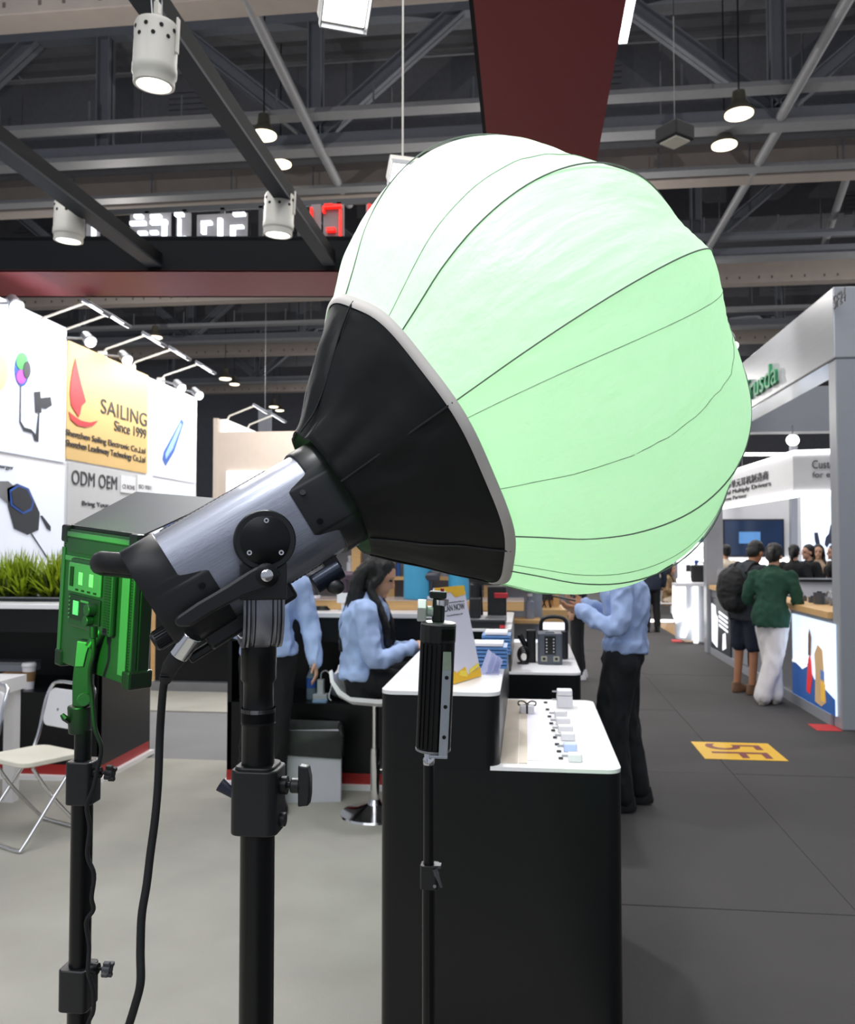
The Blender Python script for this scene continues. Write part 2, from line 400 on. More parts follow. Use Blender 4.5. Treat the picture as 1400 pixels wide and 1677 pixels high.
# white perforated spotlights
whs = mat('white_enamel', '#dcd8ce', .4, var=.03)
def spot(px, py, D, r, h, lb, tilt=(.06, -.05)):
    c = P(px, py, D); t = thing('track_spotlight', lb, 'spotlight', c)
    ax = V((tilt[0], tilt[1], 1)).normalized(); u, v = perp(ax)
    MB().lathe([(r*.6, h), (r*.92, h*.97), (r, h*.9), (r, h*.3), (r*1.03, h*.28), (r*1.03, h*.16), (r*.95, h*.12), (r*.95, 0), (r*.8, -.002), (r*.74, h*.05)], c, ax, 32).build('housing', whs, t, 35)
    MB().lathe([(r*.70, 0.0), (r*.70, h*.06)], c, ax, 24).build('lens', bulb, t, 40)
    for row, zz in enumerate((.82, .68)):
        for k in range(9):
            a = 2*math.pi*(k+row*.5)/9+.3; d = u*math.cos(a)+v*math.sin(a); p = c+ax*(h*zz)+d*r
            MB().cyl(p-d*.001, p+d*.0015, r*.10, n=10).build('vent_hole', mat('hole_black', '#141414', .8), t)
    MB().cbox((0, 0, 0), (.025, .008, h*.55), frame(c+ax*h*.78-v*(r+.005), u, v, ax)).build('bracket_arm', whs, t, bevel=.002)
    top = V((c.x, c.y, zf+.03))
    q = MB().cyl(c+ax*h*.95, c+ax*h*1.12, r*.22, n=12); q.cbox((0, 0, 0), (.03, .02, h*.3), frame(c+ax*h*1.15, u, v, ax)); q.build('clamp', whs, t, 40)
    if top.z > (c+ax*h*1.2).z:
        MB().cyl(c+ax*h*1.2, top, .008, n=8).build('drop_rod', whs, t)
    q = MB()
    for k in (-1, 1): q.cyl(c+u*r*.5*k+ax*h, V((c.x+.03*k, c.y, max(top.z, (c+ax*h).z+.02)+.06)), .003, n=6)
    q.build('safety_wire', steel, t)
spot(252, 140, 3.55, .088, .26, 'white perforated can spotlight, largest, at upper left')
spot(112, 395, 6.3, .108, .30, 'white perforated can spotlight at far left above the crossbeam')
spot(455, 385, 6.0, .105, .29, 'white perforated can spotlight just left of the lantern')
# floodlights (bright white) above the lantern
def flood(px, py, D, sz, lb, tgt, e):
    c = P(px, py, D); n = (V(tgt)-c).normalized(); u, v = perp(n); M = frame(c, u, v, n)
    t = thing('floodlight', lb, 'floodlight', c)
    MB(M).box(-sz, sz, -sz*.8, sz*.8, -.07, 0).build('housing', whs, t, bevel=.01)
    MB(M).box(-sz*.9, sz*.9, -sz*.7, sz*.7, -.002, .004).build('lamp_face', bulb, t)
    MB(M).box(-sz*1.0, -sz*.95, -sz*.8, sz*.8, 0, .05).box(sz*.95, sz, -sz*.8, sz*.8, 0, .05).box(-sz, sz, -sz*.85, -sz*.8, 0, .05).box(-sz, sz, sz*.8, sz*.85, 0, .05).build('visor', steel, t)
    MB().cyl(c-n*.07, (c.x, c.y, 13.1), .006, n=8).build('mount', whs, t)
    lamp('floodlight_beam', 'SPOT', c+n*.03, tgt, e, (.93, .96, 1), spot_size=math.radians(84), spot_blend=.5, shadow_soft_size=.1)
flood(565, 8, 3.0, .085, 'brilliant white floodlight at top centre', (-.02, 1.5, 1.85), 260)
flood(662, 283, 5.5, .10, 'brilliant white floodlight just above the lantern left shoulder', (.15, 3.1, 1.0), 240)
# letters standing on the crossbeam, seen from behind
lit = mat('letter_led', '#ffffff', .5, var=0, emit='#e8f2ff', es=1.6)
litr = mat('red_letter_led', '#e02a20', .5, var=0, emit='#ff2015', es=1.3)
paneld = mat('letter_back', '#807c7c', .6, var=.05)
def glyph(px0, px1, py0, py1, strokes, lb, m_, nm='sign_letter'):
    Y = yf+.35; a = onY(px0, py1, Y); b2 = onY(px1, py0, Y); a.z = zf+.29
    t = thing(nm, lb, 'sign', (a.x, Y, a.z))
    MB().box(a.x, b2.x, Y+.03, Y+.05, a.z, b2.z).build('letter_panel', paneld, t)
    wd = b2.x-a.x; hh = b2.z-a.z
    for (u0, v0, u1, v1) in strokes: MB().box(a.x+wd*u0, a.x+wd*u1, Y-.02, Y+.028, a.z+hh*v0, a.z+hh*v1).build('lit_stroke', m_, t)
    return t
glyph(138, 160, 364, 392, [(.6, .1, .8, .9), (.1, .0, .6, .12)], 'lit sign character fragment at the left, partly behind the spotlight', lit)
glyph(210, 277, 346, 394, [(.05, .72, .42, .8), (.55, .72, .95, .8), (.25, .5, .45, .57), (.25, .3, .45, .37), (.22, .1, .45, .17), (.55, .5, .72, .57), (.55, .3, .72, .37), (.55, .1, .72, .17), (.84, .1, .93, .8), (.55, .85, .8, .93), (.15, .88, .35, .95)], 'white lit sign character, leftmost complete one, on the crossbeam', lit)
glyph(286, 310, 346, 394, [(.25, .2, .38, .85), (.38, .32, .85, .42), (.38, .08, .85, .16), (.75, .16, .88, .32), (.0, .9, .6, .97)], 'white lit sign character, narrow one in the middle, on the crossbeam', lit)
glyph(320, 403, 346, 394, [(.12, .5, .2, .75), (.12, .72, .32, .8), (.12, .1, .32, .18), (.12, .1, .2, .25), (.45, .1, .53, .85), (.7, .6, .95, .66), (.7, .4, .78, .6), (.7, .22, .95, .28), (.7, .06, .95, .12), (.75, .9, .98, .97)], 'white lit sign character, widest one, on the crossbeam', lit)
glyph(508, 524, 332, 390, [(.0, .1, .2, .9)], 'red edged sign character bar left of the red letter', litr)
glyph(528, 562, 332, 390, [(.0, .8, .1, .93), (.1, .9, .9, .96), (.82, .1, .9, .85), (.2, .38, .62, .46), (.1, .94, .5, .98)], 'red edged lit sign letter beside the lantern', litr)
glyph(598, 610, 332, 390, [(.4, .1, .8, .96)], 'red edged sign bar touching the lantern edge', litr)
t = thing('letter_railing', 'black horizontal bars holding the lit sign letters', 'railing', (-2, yf+.4, 4.3))
a = onY(120, 352, yf+.42); c2 = onY(620, 352, yf+.42)
MB().box(a.x, c2.x, yf+.41, yf+.44, a.z-.02, a.z+.03).build('rail', blk, t)
q = MB()
for k in range(9):
    xx = a.x+(c2.x-a.x)*k/8; MB().box(xx-.02, xx+.02, yf+.41, yf+.44, 4.25, a.z).build('post', blk, t)

# ================================================================== LEFT BOOTH WALL with posters
WX = -4.62; WZ = 3.70
y_end = onX(322, 700, WX).y
wallw = mat('white_booth_wall', '#e9e9ec', .6, var=.02)
wl = thing('booth_wall', 'tall white exhibition wall on the left with poster panels and a gold logo', 'wall', (WX, 6.5, 0))
MB().box(WX-.12, WX, 6.6, y_end, 0, WZ).build('wall_body', wallw, wl)
def onw(x, y): return onX(x, y, WX)
def wpanel(pxs, m_, nm, par, off=.004, th=.01):
    q = [onw(*p)+V((off, 0, 0)) for p in pxs]; return MB().pbox(q, (th, 0, 0)).build(nm, m_, par)
def wrect(x0, x1, ytop0, ybot0, m_, nm, par, off=.0, th=.012):
    a = onw(x0, ytop0); b2 = onw(x0, ybot0); c2 = onw(x1, 890)
    return MB().box(WX+off, WX+off+th, a.y, c2.y, b2.z, a.z).build(nm, m_, par)
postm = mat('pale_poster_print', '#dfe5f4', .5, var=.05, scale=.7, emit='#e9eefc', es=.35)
gold = mat('gold_panel_print', '#dcb877', .5, var=.04, scale=.6)
greyp = mat('pale_grey_panel', '#c9cacc', .5, var=.02)
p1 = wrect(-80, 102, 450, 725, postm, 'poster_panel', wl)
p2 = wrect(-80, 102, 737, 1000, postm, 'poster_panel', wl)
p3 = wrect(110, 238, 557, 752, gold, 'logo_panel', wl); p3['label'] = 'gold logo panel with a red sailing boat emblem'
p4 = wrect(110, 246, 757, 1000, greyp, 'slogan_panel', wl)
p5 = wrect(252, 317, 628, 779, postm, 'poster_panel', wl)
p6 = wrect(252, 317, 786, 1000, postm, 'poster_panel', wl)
redi = mat('red_ink', '#c4313a', .5, var=0); blui = mat('blue_ink', '#2f5fb8', .4, var=0); dki = mat('charcoal_ink', '#30343c', .4, var=.05)
grni = mat('green_ink', '#4fb35a', .4, var=0); mgi = mat('magenta_ink', '#b14fc0', .4, var=0); ltb = mat('light_blue_ink', '#9fc3ea', .4, var=.1)
yli = mat('pale_yellow_ink', '#dfeaa0', .4, var=0)
def art(pxs, m_, nm, par, k=1): return wpanel(pxs, m_, nm, par, off=.012+.004*k, th=.004)
def circ(cx, cy, rx, ry, n=16, a0=0, a1=360): return [(cx+rx*math.cos(math.radians(a0+(a1-a0)*i/n)), cy+ry*math.sin(math.radians(a0+(a1-a0)*i/n))) for i in range(n if a1-a0 == 360 else n+1)]
art([(121, 587), (124, 602), (130, 628), (138, 658), (131, 665), (128, 679), (126, 683), (114, 664), (112, 645), (113, 625), (117, 603)], redi, 'boat_sail', p3)
art([(110, 674), (118, 681), (130, 689), (145, 692), (158, 689), (150, 697), (138, 700), (124, 697), (113, 687)], redi, 'boat_hull', p3)
# car chargers on posters
art(circ(33, 605, 12, 28), blui, 'charger_ring', p1); art(circ(32, 592, 9, 14), grni, 'charger_light', p1, 2); art(circ(31, 617, 8, 12), mgi, 'charger_light', p1, 2)
art(circ(40, 606, 6, 14), dki, 'charger_face', p1, 3)
art(circ(-8, 610, 18, 32), yli, 'charger_ring', p1)
art([(53, 642), (63, 641), (65, 676), (55, 676)], dki, 'charger_body', p1); art([(63, 652), (80, 650), (82, 664), (72, 670), (64, 668)], dki, 'charger_plug', p1)
art([(30, 632), (31.5, 632), (31, 690), (37, 700), (48, 703), (56, 712), (60, 676), (61.5, 676), (60, 724), (54, 722), (50, 710), (36, 706), (29, 692)], dki, 'charger_cable', p1)
art([(8, 800), (25, 792), (44, 800), (62, 840), (60, 868), (42, 876), (20, 866), (10, 830)], dki, 'charger_body', p2)
art([(12, 803), (26, 794), (42, 800), (52, 822), (48, 836), (34, 842), (14, 828)], blui, 'charger_trim', p2, 2)
art([(14, 805), (26, 797), (40, 802), (49, 821), (46, 832), (34, 838), (17, 826)], dki, 'charger_face', p2, 3)
art([(-20, 788), (10, 788), (22, 798), (10, 826), (-20, 800)], steel, 'charger_arm', p2)
art([(47, 874), (49, 873), (70, 905), (75, 912), (73, 914), (66, 902)], dki, 'charger_cable', p2)
art([(63, 845), (66, 844), (80, 862), (80, 870), (74, 866)], dki, 'charger_pin', p2)
art([(295, 686), (299, 692), (283, 740), (269, 763), (264, 752), (266, 740)], blui, 'phone_shape', p5)
art([(293, 692), (295, 696), (280, 735), (269, 752), (268, 744)], ltb, 'phone_screen', p5, 2)
art([(268, 848), (292, 838), (306, 830), (306, 848), (296, 860), (280, 874), (270, 872), (264, 862)], dki, 'drill_body', p6); art([(268, 858), (298, 842), (300, 848), (270, 866)], blui, 'drill_trim', p6, 2)
def wtext(s, px0, px1, pyb, pyt, m_, par, sp=1, ext=.006):
    a = onw(px0, pyb); b2 = onw(px1, 890); c2 = onw(px0, pyt)
    text(s, V((WX+.014, a.y, a.z)), V((0, 1, 0)), V((0, 0, 1)), b2.y-a.y, c2.z-a.z, m_, 'lettering', par, ext, sp)
# text direction on a wall facing +X: left to right is +Y as seen from inside
def wtext2(s, px0, pyb0, pyt0, px1, m_, par, sp=1):
    wtext(s, px0, px1, pyb0, pyt0, m_, par, sp)
wtext2('SAILING', 163, 676, 652, 236, ink, p3, 1.05)
wtext2('Since 1999', 185, 705, 688, 235, ink, p3)
wtext2('Shenzhen Sailing Electronic Co.,Ltd', 105, 716, 702, 234, ink, p3)
wtext2('Shenzhen Leadinway Technology Co.,Ltd', 105, 734, 719, 234, ink, p3)
wtext2('ODM OEM', 115, 793, 769, 188, ink, p4, 1.05)
wtext2('Bring Your', 132, 830, 820, 175, ink, p4)
wtext2('...Charger', -20, 766, 757, 17, ink, p2)
for x0_, s_ in ((195, 'CE ROHS'), (222, 'ISO 9001')):
    q = wrect(x0_, x0_+23, 778, 806, wallw, 'badge', p4, off=.013, th=.012)
    a = onw(x0_+2, 800); c2 = onw(x0_+2, 793); b2 = onw(x0_+21, 890)
    text(s_, V((WX+.026, a.y, a.z)), (0, 1, 0), (0, 0, 1), b2.y-a.y, .05, ink, 'lettering', wl, .002)
# wall-top lamps
washn = ['first', 'second', 'third', 'fourth', 'fifth']
for i, (px, py) in enumerate(((65, 529), (104, 546), (172, 580), (219, 602), (267, 625))):
    yy = onw(px, py).y; c = V((WX-.03, yy, WZ))
    t = thing('arm_floodlight', 'slim white arm floodlight on the left wall top, %s from the left' % washn[i], 'lamp', c)
    e_ = c+V((.50, 0, .24))
    MB().box(-.04, .04, -.03, .03, 0, .07, Matrix.Translation(c)).build('bracket', whs, t)
    MB().tube([c+V((0, 0, .04)), c+V((.05, 0, .10)), e_], .013, 8).build('arm', whs, t, 40)
    M = frame(e_, V((.85, 0, -.53)), V((0, 1, 0)), V((.53, 0, .85)))
    MB(M).prism(rrect(-.02, .24, -.09, .09, .02), -.01, .025).build('head', gry, t, bevel=.004)
    MB(M).box(0, .22, -.075, .075, -.014, -.009).build('lamp_face', bulb, t)
lamp('can_beam', 'SPOT', (-.75, .25, 3.5), P(770, 330, 1.32), 125, (1, 1, 1), spot_size=math.radians(38), spot_blend=.7, shadow_soft_size=.05)
lamp('can_beam', 'SPOT', P(252, 146, 3.5), P(760, 380, 1.35), 150, (1, 1, 1), spot_size=math.radians(34), spot_blend=.6, shadow_soft_size=.05)
lamp('wall_washer', 'AREA', (WX+.62, 9.2, 3.86), (WX, 9.2, 2.9), 95, (1, 1, 1), shape='RECTANGLE', size=5.2, size_y=.14)
cann = ['first', 'second', 'third', 'fourth', 'fifth']
for i, (px, py) in enumerate(((27, 502), (148, 560), (208, 590), (297, 636), (326, 648))):
    yy = onw(px-8, py+6).y; c = onX(px, py, WX+.28); d = V((.55, -.55, -.45)).normalized()
    t = thing('can_spotlight', 'small chrome can spotlight on the left wall top, %s from the left' % cann[i], 'spotlight', c)
    MB().lathe([(.03, -.2), (.05, -.19), (.055, -.04), (.065, 0), (.06, .01)], c, d, 20).build('housing', steel, t, 40)
    MB().lathe([(.055, .0), (.05, .02)], c, d, 18).build('lens', bulb, t)
    MB().tube([c-d*.1, V((WX+.02, c.y, WZ+.02))], .012, 6).build('bracket', steel, t)

# ================================================================== beige wall at centre left with lit panel
beigew = mat('beige_booth_wall', '#c9bbae', .7, var=.03)
t = thing('partition_wall', 'beige booth partition with a lit white window panel, left of the lantern', 'wall', (-3, 14, 0))
a = onY(350, 708, 14); b2 = onY(640, 708, 14)
MB().box(a.x, b2.x, 14, 14.12, 0, a.z).build('wall_body', beigew, t)
c1 = onY(350, 685, 14); c2 = onY(357, 685, 14)
MB().box(c1.x, c2.x, 13.99, 14.12, 0, c1.z).build('end_post', beigew, t)
q0 = onY(372, 772, 13.99); q1 = onY(560, 905, 13.99)
MB().box(q0.x, q1.x, 13.95, 14, q1.z, q0.z).build('lit_panel', glowb, t)
t = thing('partition_wall', 'white side wall with added glow rising behind the beige partition, sloping away', 'wall', (c2.x, 14, 0))
MB().box(c2.x-.05, c2.x+.1, 14.14, 24, 0, c1.z).build('wall_body', mat('white_wall_added_glow', '#ffffff', .6, var=0, emit='#ffffff', es=.5), t)  # lamp light on this wall is put in as emission
for i, (px, py) in enumerate(((376, 690), (409, 705))):
    yy = onX(px, py, c2.x+.1).y; c = V((c2.x+.05, yy, c1.z)); e_ = c+V((.5, 0, .25))
    t = thing('arm_floodlight', 'slim white arm floodlight above the beige partition, %s one' % ('left', 'right')[i], 'lamp', c)
    MB().tube([c, c+V((.05, 0, .08)), e_], .016, 8).build('arm', whs, t, 40)
    M = frame(e_, V((.85, 0, -.53)), V((0, 1, 0)), V((.53, 0, .85)))
    MB(M).prism(rrect(-.02, .26, -.1, .1, .02), -.01, .03).build('head', gry, t)
    MB(M).box(0, .24, -.08, .08, -.015, -.009).build('lamp_face', bulb, t)
lamp('wall_washer', 'AREA', (-3.2, 12.9, 4.0), (-3.2, 14, 2.4), 40, (1, .95, .9), shape='RECTANGLE', size=2.5, size_y=.15)
t = thing('hanging_banner', 'small grey hanging banner above the beige partition', 'banner', P(433, 690, 25))
a = P(423, 673, 25); MB().box(a.x, a.x+.4, a.y, a.y+.03, a.z-.65, a.z).build('banner_cloth', gry, t)
MB().box(a.x, a.x+.4, a.y, a.y+.03, a.z, a.z+.03).build('rod', steel, t); MB().cyl((a.x+.2, a.y+.01, a.z), (a.x+.2, a.y+.01, 13.1), .006, n=6).build('wire', steel, t)
xa, xb, za, zb_ = onY(333, 850, 13.2).x, onY(347, 850, 13.2).x, onY(340, 848, 13.2).z, onY(340, 818, 13.2).z
t = thing('framed_sign', 'small ochre framed sign between white wall and beige partition', 'sign', (xa, 13.2, 0))
MB().box(xa, xb, 13.2, 13.23, za, zb_).build('frame', blk, t); MB().box(xa+.015, xb-.015, 13.19, 13.2, za+.02, zb_-.02).build('print', mat('ochre_print', '#a98a3c', .5, var=.2), t)
MB().box((xa+xb)/2-.015, (xa+xb)/2+.015, 13.2, 13.23, 0, za).build('post', blk, t); MB().box(xa, xb, 13.1, 13.33, 0, .02).build('foot', blk, t)

# ================================================================== COUNTERS
redb = mat('red_kick_strip', '#a3211f', .4, var=.05)
def counter_unit(lbl, y0, y1t, y1l, name='display_counter', xl=-.467, xm=-.086, xr=.290, zt=1.18, zl=.95):
    t = thing(name, lbl, 'counter', ((xl+xr)/2, y0, 0))
    MB().prism(rrect(xl, xr, y0, y1l, .045, 6), 0, zl-.012).build('lower_body', blkp, t, 40)
    MB().prism(rrect(xl, xm, y0, y1t, .045, 6), zl-.0125, zt-.012).build('upper_body', blkp, t, 40)
    MB().prism(rrect(xm-.03, xr, y0, y1l, .045, 6, (0, 1, 1, 0)), zl-.012, zl).build('lower_top', wht, t, 40)
    MB().prism(rrect(xl, xm, y0, y1t, .045, 6), zt-.012, zt).build('upper_top', wht, t, 40)
    return t
cu1 = counter_unit('black two-level display counter with white tops in the foreground', 2.715, 4.2, 3.9)
cu2 = counter_unit('black two-level display counter with white tops behind the foreground one', 4.70, 5.9, 6.1, xl=-.50)
MB().box(-.084, -.03, 2.76, 3.86, .9502, .953).build('seam_board', mat('beige_board', '#d8ccbc', .7), cu1)
MB().box(-.028, .0, 2.76, 3.86, .9502, .953).build('seam_board', mat('beige_board', '#d8ccbc', .7), cu1)

def long_counter(lbl, x0, x1, y0, y1, z, open0, shelf, name='booth_counter'):
    t = thing(name, lbl, 'counter', ((x0+x1)/2, y0, 0))
    MB().box(x0, x1, y0-.02, y1, z-.035, z).build('worktop', wht, t, bevel=.005)
    MB().box(x0, x1, y0, y0+.02, .10, z-.62).build('front_panel', blkp, t)
    MB().box(x0, x1, y0+.0, y0+.02, z-.20, z-.035).build('apron', blkp, t)
    MB().box(x0, x1, y0+.02, y1-.02, z-.64, z-.62).build('shelf', blkp, t)
    MB().box(x0, x1, y1-.02, y1, 0, z-.035).build('back_panel', blkp, t)
    MB().box(x0, x0+.03, y0, y1-.02, .1, z-.035).build('side_panel', blkp, t)
    MB().box(x1-.03, x1, y0, y1-.02, .1, z-.035).build('side_panel', blkp, t)
    MB().box(x0, x1+.004, y0-.004, y1-.02, .03, .10).build('kick_strip', redb, t)
    MB().box(x0-.02, x1+.04, y0-.05, y1, 0, .03).build('base_strip', wht, t)
    return t
lc = long_counter('black booth counter at left with open shelf and red kick strip, plants on top', -5.6, -2.955, 5.72, 6.5, 1.22, 0, 0)
cc = long_counter('black booth counter in the centre with open shelf behind the seated woman', -2.05, -.52, 5.73, 6.35, 1.18, 0, 0)
# divider doors
MB().box(-2.98, -2.952, 5.72, 6.48, .1, 1.18).build('end_panel', blkp, lc)
dk = thing('booth_counter', 'distant black counter with silver base strip and wood edge beyond the aisle', 'counter', (-3.6, 9.5, 0))
a = onZ(247, 1131, 0); b2 = onZ(420, 1131, 0)
MB().box(a.x, b2.x, a.y+.1, a.y+.9, .10, 1.17).build('body', blkp, dk)
MB().box(a.x, b2.x, a.y, a.y+.9, 0, .10).build('base_strip', steel, dk)
MB().box(a.x-.06, a.x, a.y+.1, a.y+.9, .1, 1.2).build('wood_edge', wood, dk)
MB().box(a.x, b2.x, a.y+.1, a.y+.9, 1.17, 1.2).build('worktop', blkp, dk)

# far left shelf contents
def cup(c, lb, body='#b08a5c', s=1):
    t = thing('coffee_cup', lb, 'cup', c)
    MB().lathe([(.028*s, 0), (.038*s, .13*s)], c, n=20).build('cup_body', whp, t, 40)
    MB().lathe([(.0335*s, .045*s), (.038*s, .10*s)], c, n=20).build('sleeve', mat('brown_card', '#8a6b48', .8), t, 40)
    MB().lathe([(.041*s, .13*s), (.041*s, .14*s), (.036*s, .15*s)], c, n=20).build('lid', whp, t, 40)
zz = .6; sh = lambda x, y: onY(x, y, 5.85)
c = sh(48, 1073); cup(V((c.x, 5.85, .60)), 'takeaway coffee cup with brown sleeve on the left counter shelf', s=1.25)
c = sh(18, 1073); t = thing('cardboard_box', 'small brown cardboard box on the left counter shelf beside the coffee cup', 'box', (c.x, 5.9, .6))
MB().box(c.x-.06, c.x+.07, 5.85, 6.0, .60, .70).build('carton', mat('brown_cardboard', '#9a7448', .8), t)
MB().box(c.x-.065, c.x+.075, 5.845, 6.005, .70, .712).build('lid', mat('brown_cardboard2', '#8d6a42', .8), t)
t = thing('grey_tray', 'grey tray leaning on top of the small cardboard box on the shelf', 'tray', (c.x, 5.9, .715))
MB().prism(rrect(-.2, .12, -.06, .1, .02), 0, .06, Matrix.Translation((c.x, 5.95, .714))).build('tray_body', gry, t)
MB().prism(rrect(-.21, .13, -.07, .11, .02), .06, .068, Matrix.Translation((c.x, 5.95, .714))).build('rim', steel, t)
# plants
leafm = mat('grass_green', '#9fb51e', .6, var=.25, scale=30); leafd = mat('dark_grass_green', '#3f4d1c', .7, var=.3, scale=30)
tr = thing('planter_trough', 'low dark planter trough with pale rim on the left counter', 'planter', (-3.8, 6.1, 1.22))
MB().box(-5.5, -3.28, 5.95, 6.3, 1.221, 1.245).build('trough', blk, tr); MB().box(-5.52, -3.27, 5.94, 6.31, 1.245, 1.252).build('rim', steel, tr)
pn = ['rightmost', 'second from the right', 'third from the right', 'fourth, cut by the photo edge']
for i, xx in enumerate((-3.50, -3.85, -4.2, -4.6)):
    t = thing('grass_plant', 'bushy artificial green grass plant in the trough, '+pn[i], 'plant', (xx, 6.12, 1.29))
    for mm, cnt, nm, hs in ((leafm, 520, 'bright_foliage', 1), (leafd, 420, 'dark_foliage', .72)):
        q = MB()
        for k in range(cnt):
            a = rnd.uniform(0, 6.28); el = rnd.uniform(.25, 1.5); L = rnd.uniform(.26, .42)*hs
            d = V((math.cos(a)*math.cos(el), math.sin(a)*math.cos(el)*.7, math.sin(el))); base = V((xx+rnd.uniform(-.1, .1), 6.12+rnd.uniform(-.07, .07), 1.235))
            s_ = perp(d)[0]*.007; mid = base+d*L*.6; tip = base+d*L+V((0, 0, -.03*math.cos(el)))
            q.add([base-s_, base+s_, mid+s_*1.4, mid-s_*1.4, tip], [(0, 1, 2, 3), (3, 2, 4)])
        o = q.build(nm, mm, t); o['kind'] = 'stuff'
# centre counter top: wooden plinth, hair dryers, label stand, chargers
t = thing('wooden_display_riser', 'pale wooden display riser along the back of the centre counter', 'riser', (-1.2, 6.1, 1.18))
MB().box(-2.0, -.02, 5.98, 6.34, 1.181, 1.245).build('riser_top', wood, t, bevel=.003)
MB().box(-2.0, -.02, 5.97, 6.34, 1.246, 1.252).build('acrylic_sheet', clear, t)
t = thing('wooden_shelf_rack', 'pale wooden rack of shelves and posts behind the centre counter', 'shelf', (-1.2, 6.6, 0))
for px in (487, 585, 640, 800):
    xx = onY(px, 930, 6.55).x; MB().box(xx-.035, xx+.035, 6.5, 6.57, 0, 1.95).build('post', wood, t)
for zz in (1.05, 1.37, 1.66): MB().box(-2.0, .1, 6.46, 6.75, zz, zz+.025).build('shelf_board', wood, t)
MB().box(-2.05, .12, 6.76, 6.78, .9, 1.95).build('back_panel', mat('pale_blue_back', '#aab4c2', .5, var=.2, scale=5), t)
cols = ['#3f6fc0', '#20242c', '#d8dce8', '#5a8ad0', '#8a8f9c', '#31426b', '#c23a36', '#e8e8ee']
names_c = ['blue', 'black', 'pale', 'sky blue', 'grey', 'navy', 'red', 'white']
ORD = ['first', 'second', 'third', 'fourth', 'fifth', 'sixth', 'seventh', 'eighth', 'ninth', 'tenth', 'eleventh']
for k in range(22):
    z0 = (1.395, 1.076)[k % 2]; xx = -1.93+k*.093; i = rnd.randrange(8); h = rnd.uniform(.12, .22); r = rnd.uniform(.022, .034)
    if abs(xx+1.19) < .06: xx += .02
    t = thing('appliance_bottle', '%s bottle-shaped product, %s from the left on the %s shelf of the wooden rack' % (names_c[i], ORD[k//2], ('upper', 'lower')[k % 2]), 'product', (xx, 6.6, z0), group='bottle-shaped products on the wooden rack')
    MB().lathe([(r, 0), (r, h*.75), (r*.6, h*.82), (r*.6, h)], (xx, 6.6, z0), n=14).build('bottle_body', mat('prod'+str(i), cols[i], .4), t, 40)
    MB().lathe([(r*.65, h), (r*.65, h+.02)], (xx, 6.6, z0), n=14).build('cap', whp, t, 40)
# blue cylinders
blm = mat('sky_blue_plastic', '#4aa6cc', .4, var=.05)
for i, (px, wd, lb) in enumerate(((686, .105, 'large sky blue cylinder on the centre counter right of the seated woman'), (752, .075, 'smaller sky blue cylinder further right beside the yellow sign'))):
    c = onY(px, 975, 6.2); t = thing('blue_canister', lb, 'canister', (c.x, 6.15, 1.253))
    MB().lathe([(wd, 0), (wd, .30), (wd*.9, .33)], (c.x, 6.15, 1.253), n=26).build('canister_body', blm, t, 40)
    MB().lathe([(wd*.92, .33), (wd*.92, .37), (wd*.3, .39)], (c.x, 6.15, 1.253), n=26).build('lid', blm, t, 40)
def dryer(px, lb, m_, flip=1, z=1.253, Y=6.1):
    c = onY(px, 960, Y); x = c.x; t = thing('hair_dryer', lb, 'hair dryer', (x, Y, z))
    MB().cyl((x, Y, z), (x, Y, z+.02), .035, n=18).build('stand_base', whp, t, 40)
    MB().tube([(x, Y, z+.02), (x, Y, z+.14)], .018, 12).build('handle', m_, t, 40)
    MB().lathe([(.028, -.10), (.034, -.08), (.036, .04), (.03, .06)], (x, Y, z+.16), (flip, 0, 0), 18).build('barrel', m_, t, 40)
    MB().lathe([(.028, .06), (.02, .13)], (x, Y, z+.16), (-flip, 0, 0), 14).build('nozzle', mat('champagne_metal', '#cbb28c', .3, .7), t, 40)
dryer(517, 'grey hair dryer on the wooden riser, left one', mat('gunmetal', '#4a4a50', .35, .5))
dryer(566, 'grey and magenta hair dryer on the wooden riser behind the label stand', mat('mauve_grey', '#5b4a58', .35, .5))
dryer(706, 'champagne nozzle hair dryer on the riser right of the seated woman', mat('gunmetal', '#4a4a50', .35, .5))
def lstand(px, Y, z, lb):
    c = onY(px, 980, Y); t = thing('label_stand', lb, 'sign', (c.x, Y, z))
    MB().box(c.x-.035, c.x+.035, Y-.03, Y+.03, z, z+.006).build('foot', clear, t)
    MB().box(c.x-.008, c.x+.008, Y-.003, Y+.003, z+.006, z+.06).build('stem', whp, t)
    M = frame(V((c.x, Y, z+.09)), V((1, 0, 0)), V((0, .2, .98)), V((0, -.98, .2)))
    MB(M).prism(rrect(-.04, .04, -.035, .035, .008), -.002, .002).build('label_card', whp, t)
lstand(561, 5.85, 1.181, 'small white label card on a clear stand, centre counter')
for i, px in enumerate((487, 512, 528)):
    c = onY(px, 998, 5.9); t = thing('coiled_cable', 'black coiled charging cable on the centre counter, %s of three' % ('left', 'middle', 'right')[i], 'cable', (c.x, 5.9, 1.181))
    q = MB()
    for k in range(3):
        r = .035-.006*k; q.tube([(c.x+math.cos(a)*r*1.5, 5.9+math.sin(a)*r, 1.187+.009*k) for a in [2*math.pi*j/18 for j in range(19)]], .005, 6)
    q.build('coil', blk, t, 50)
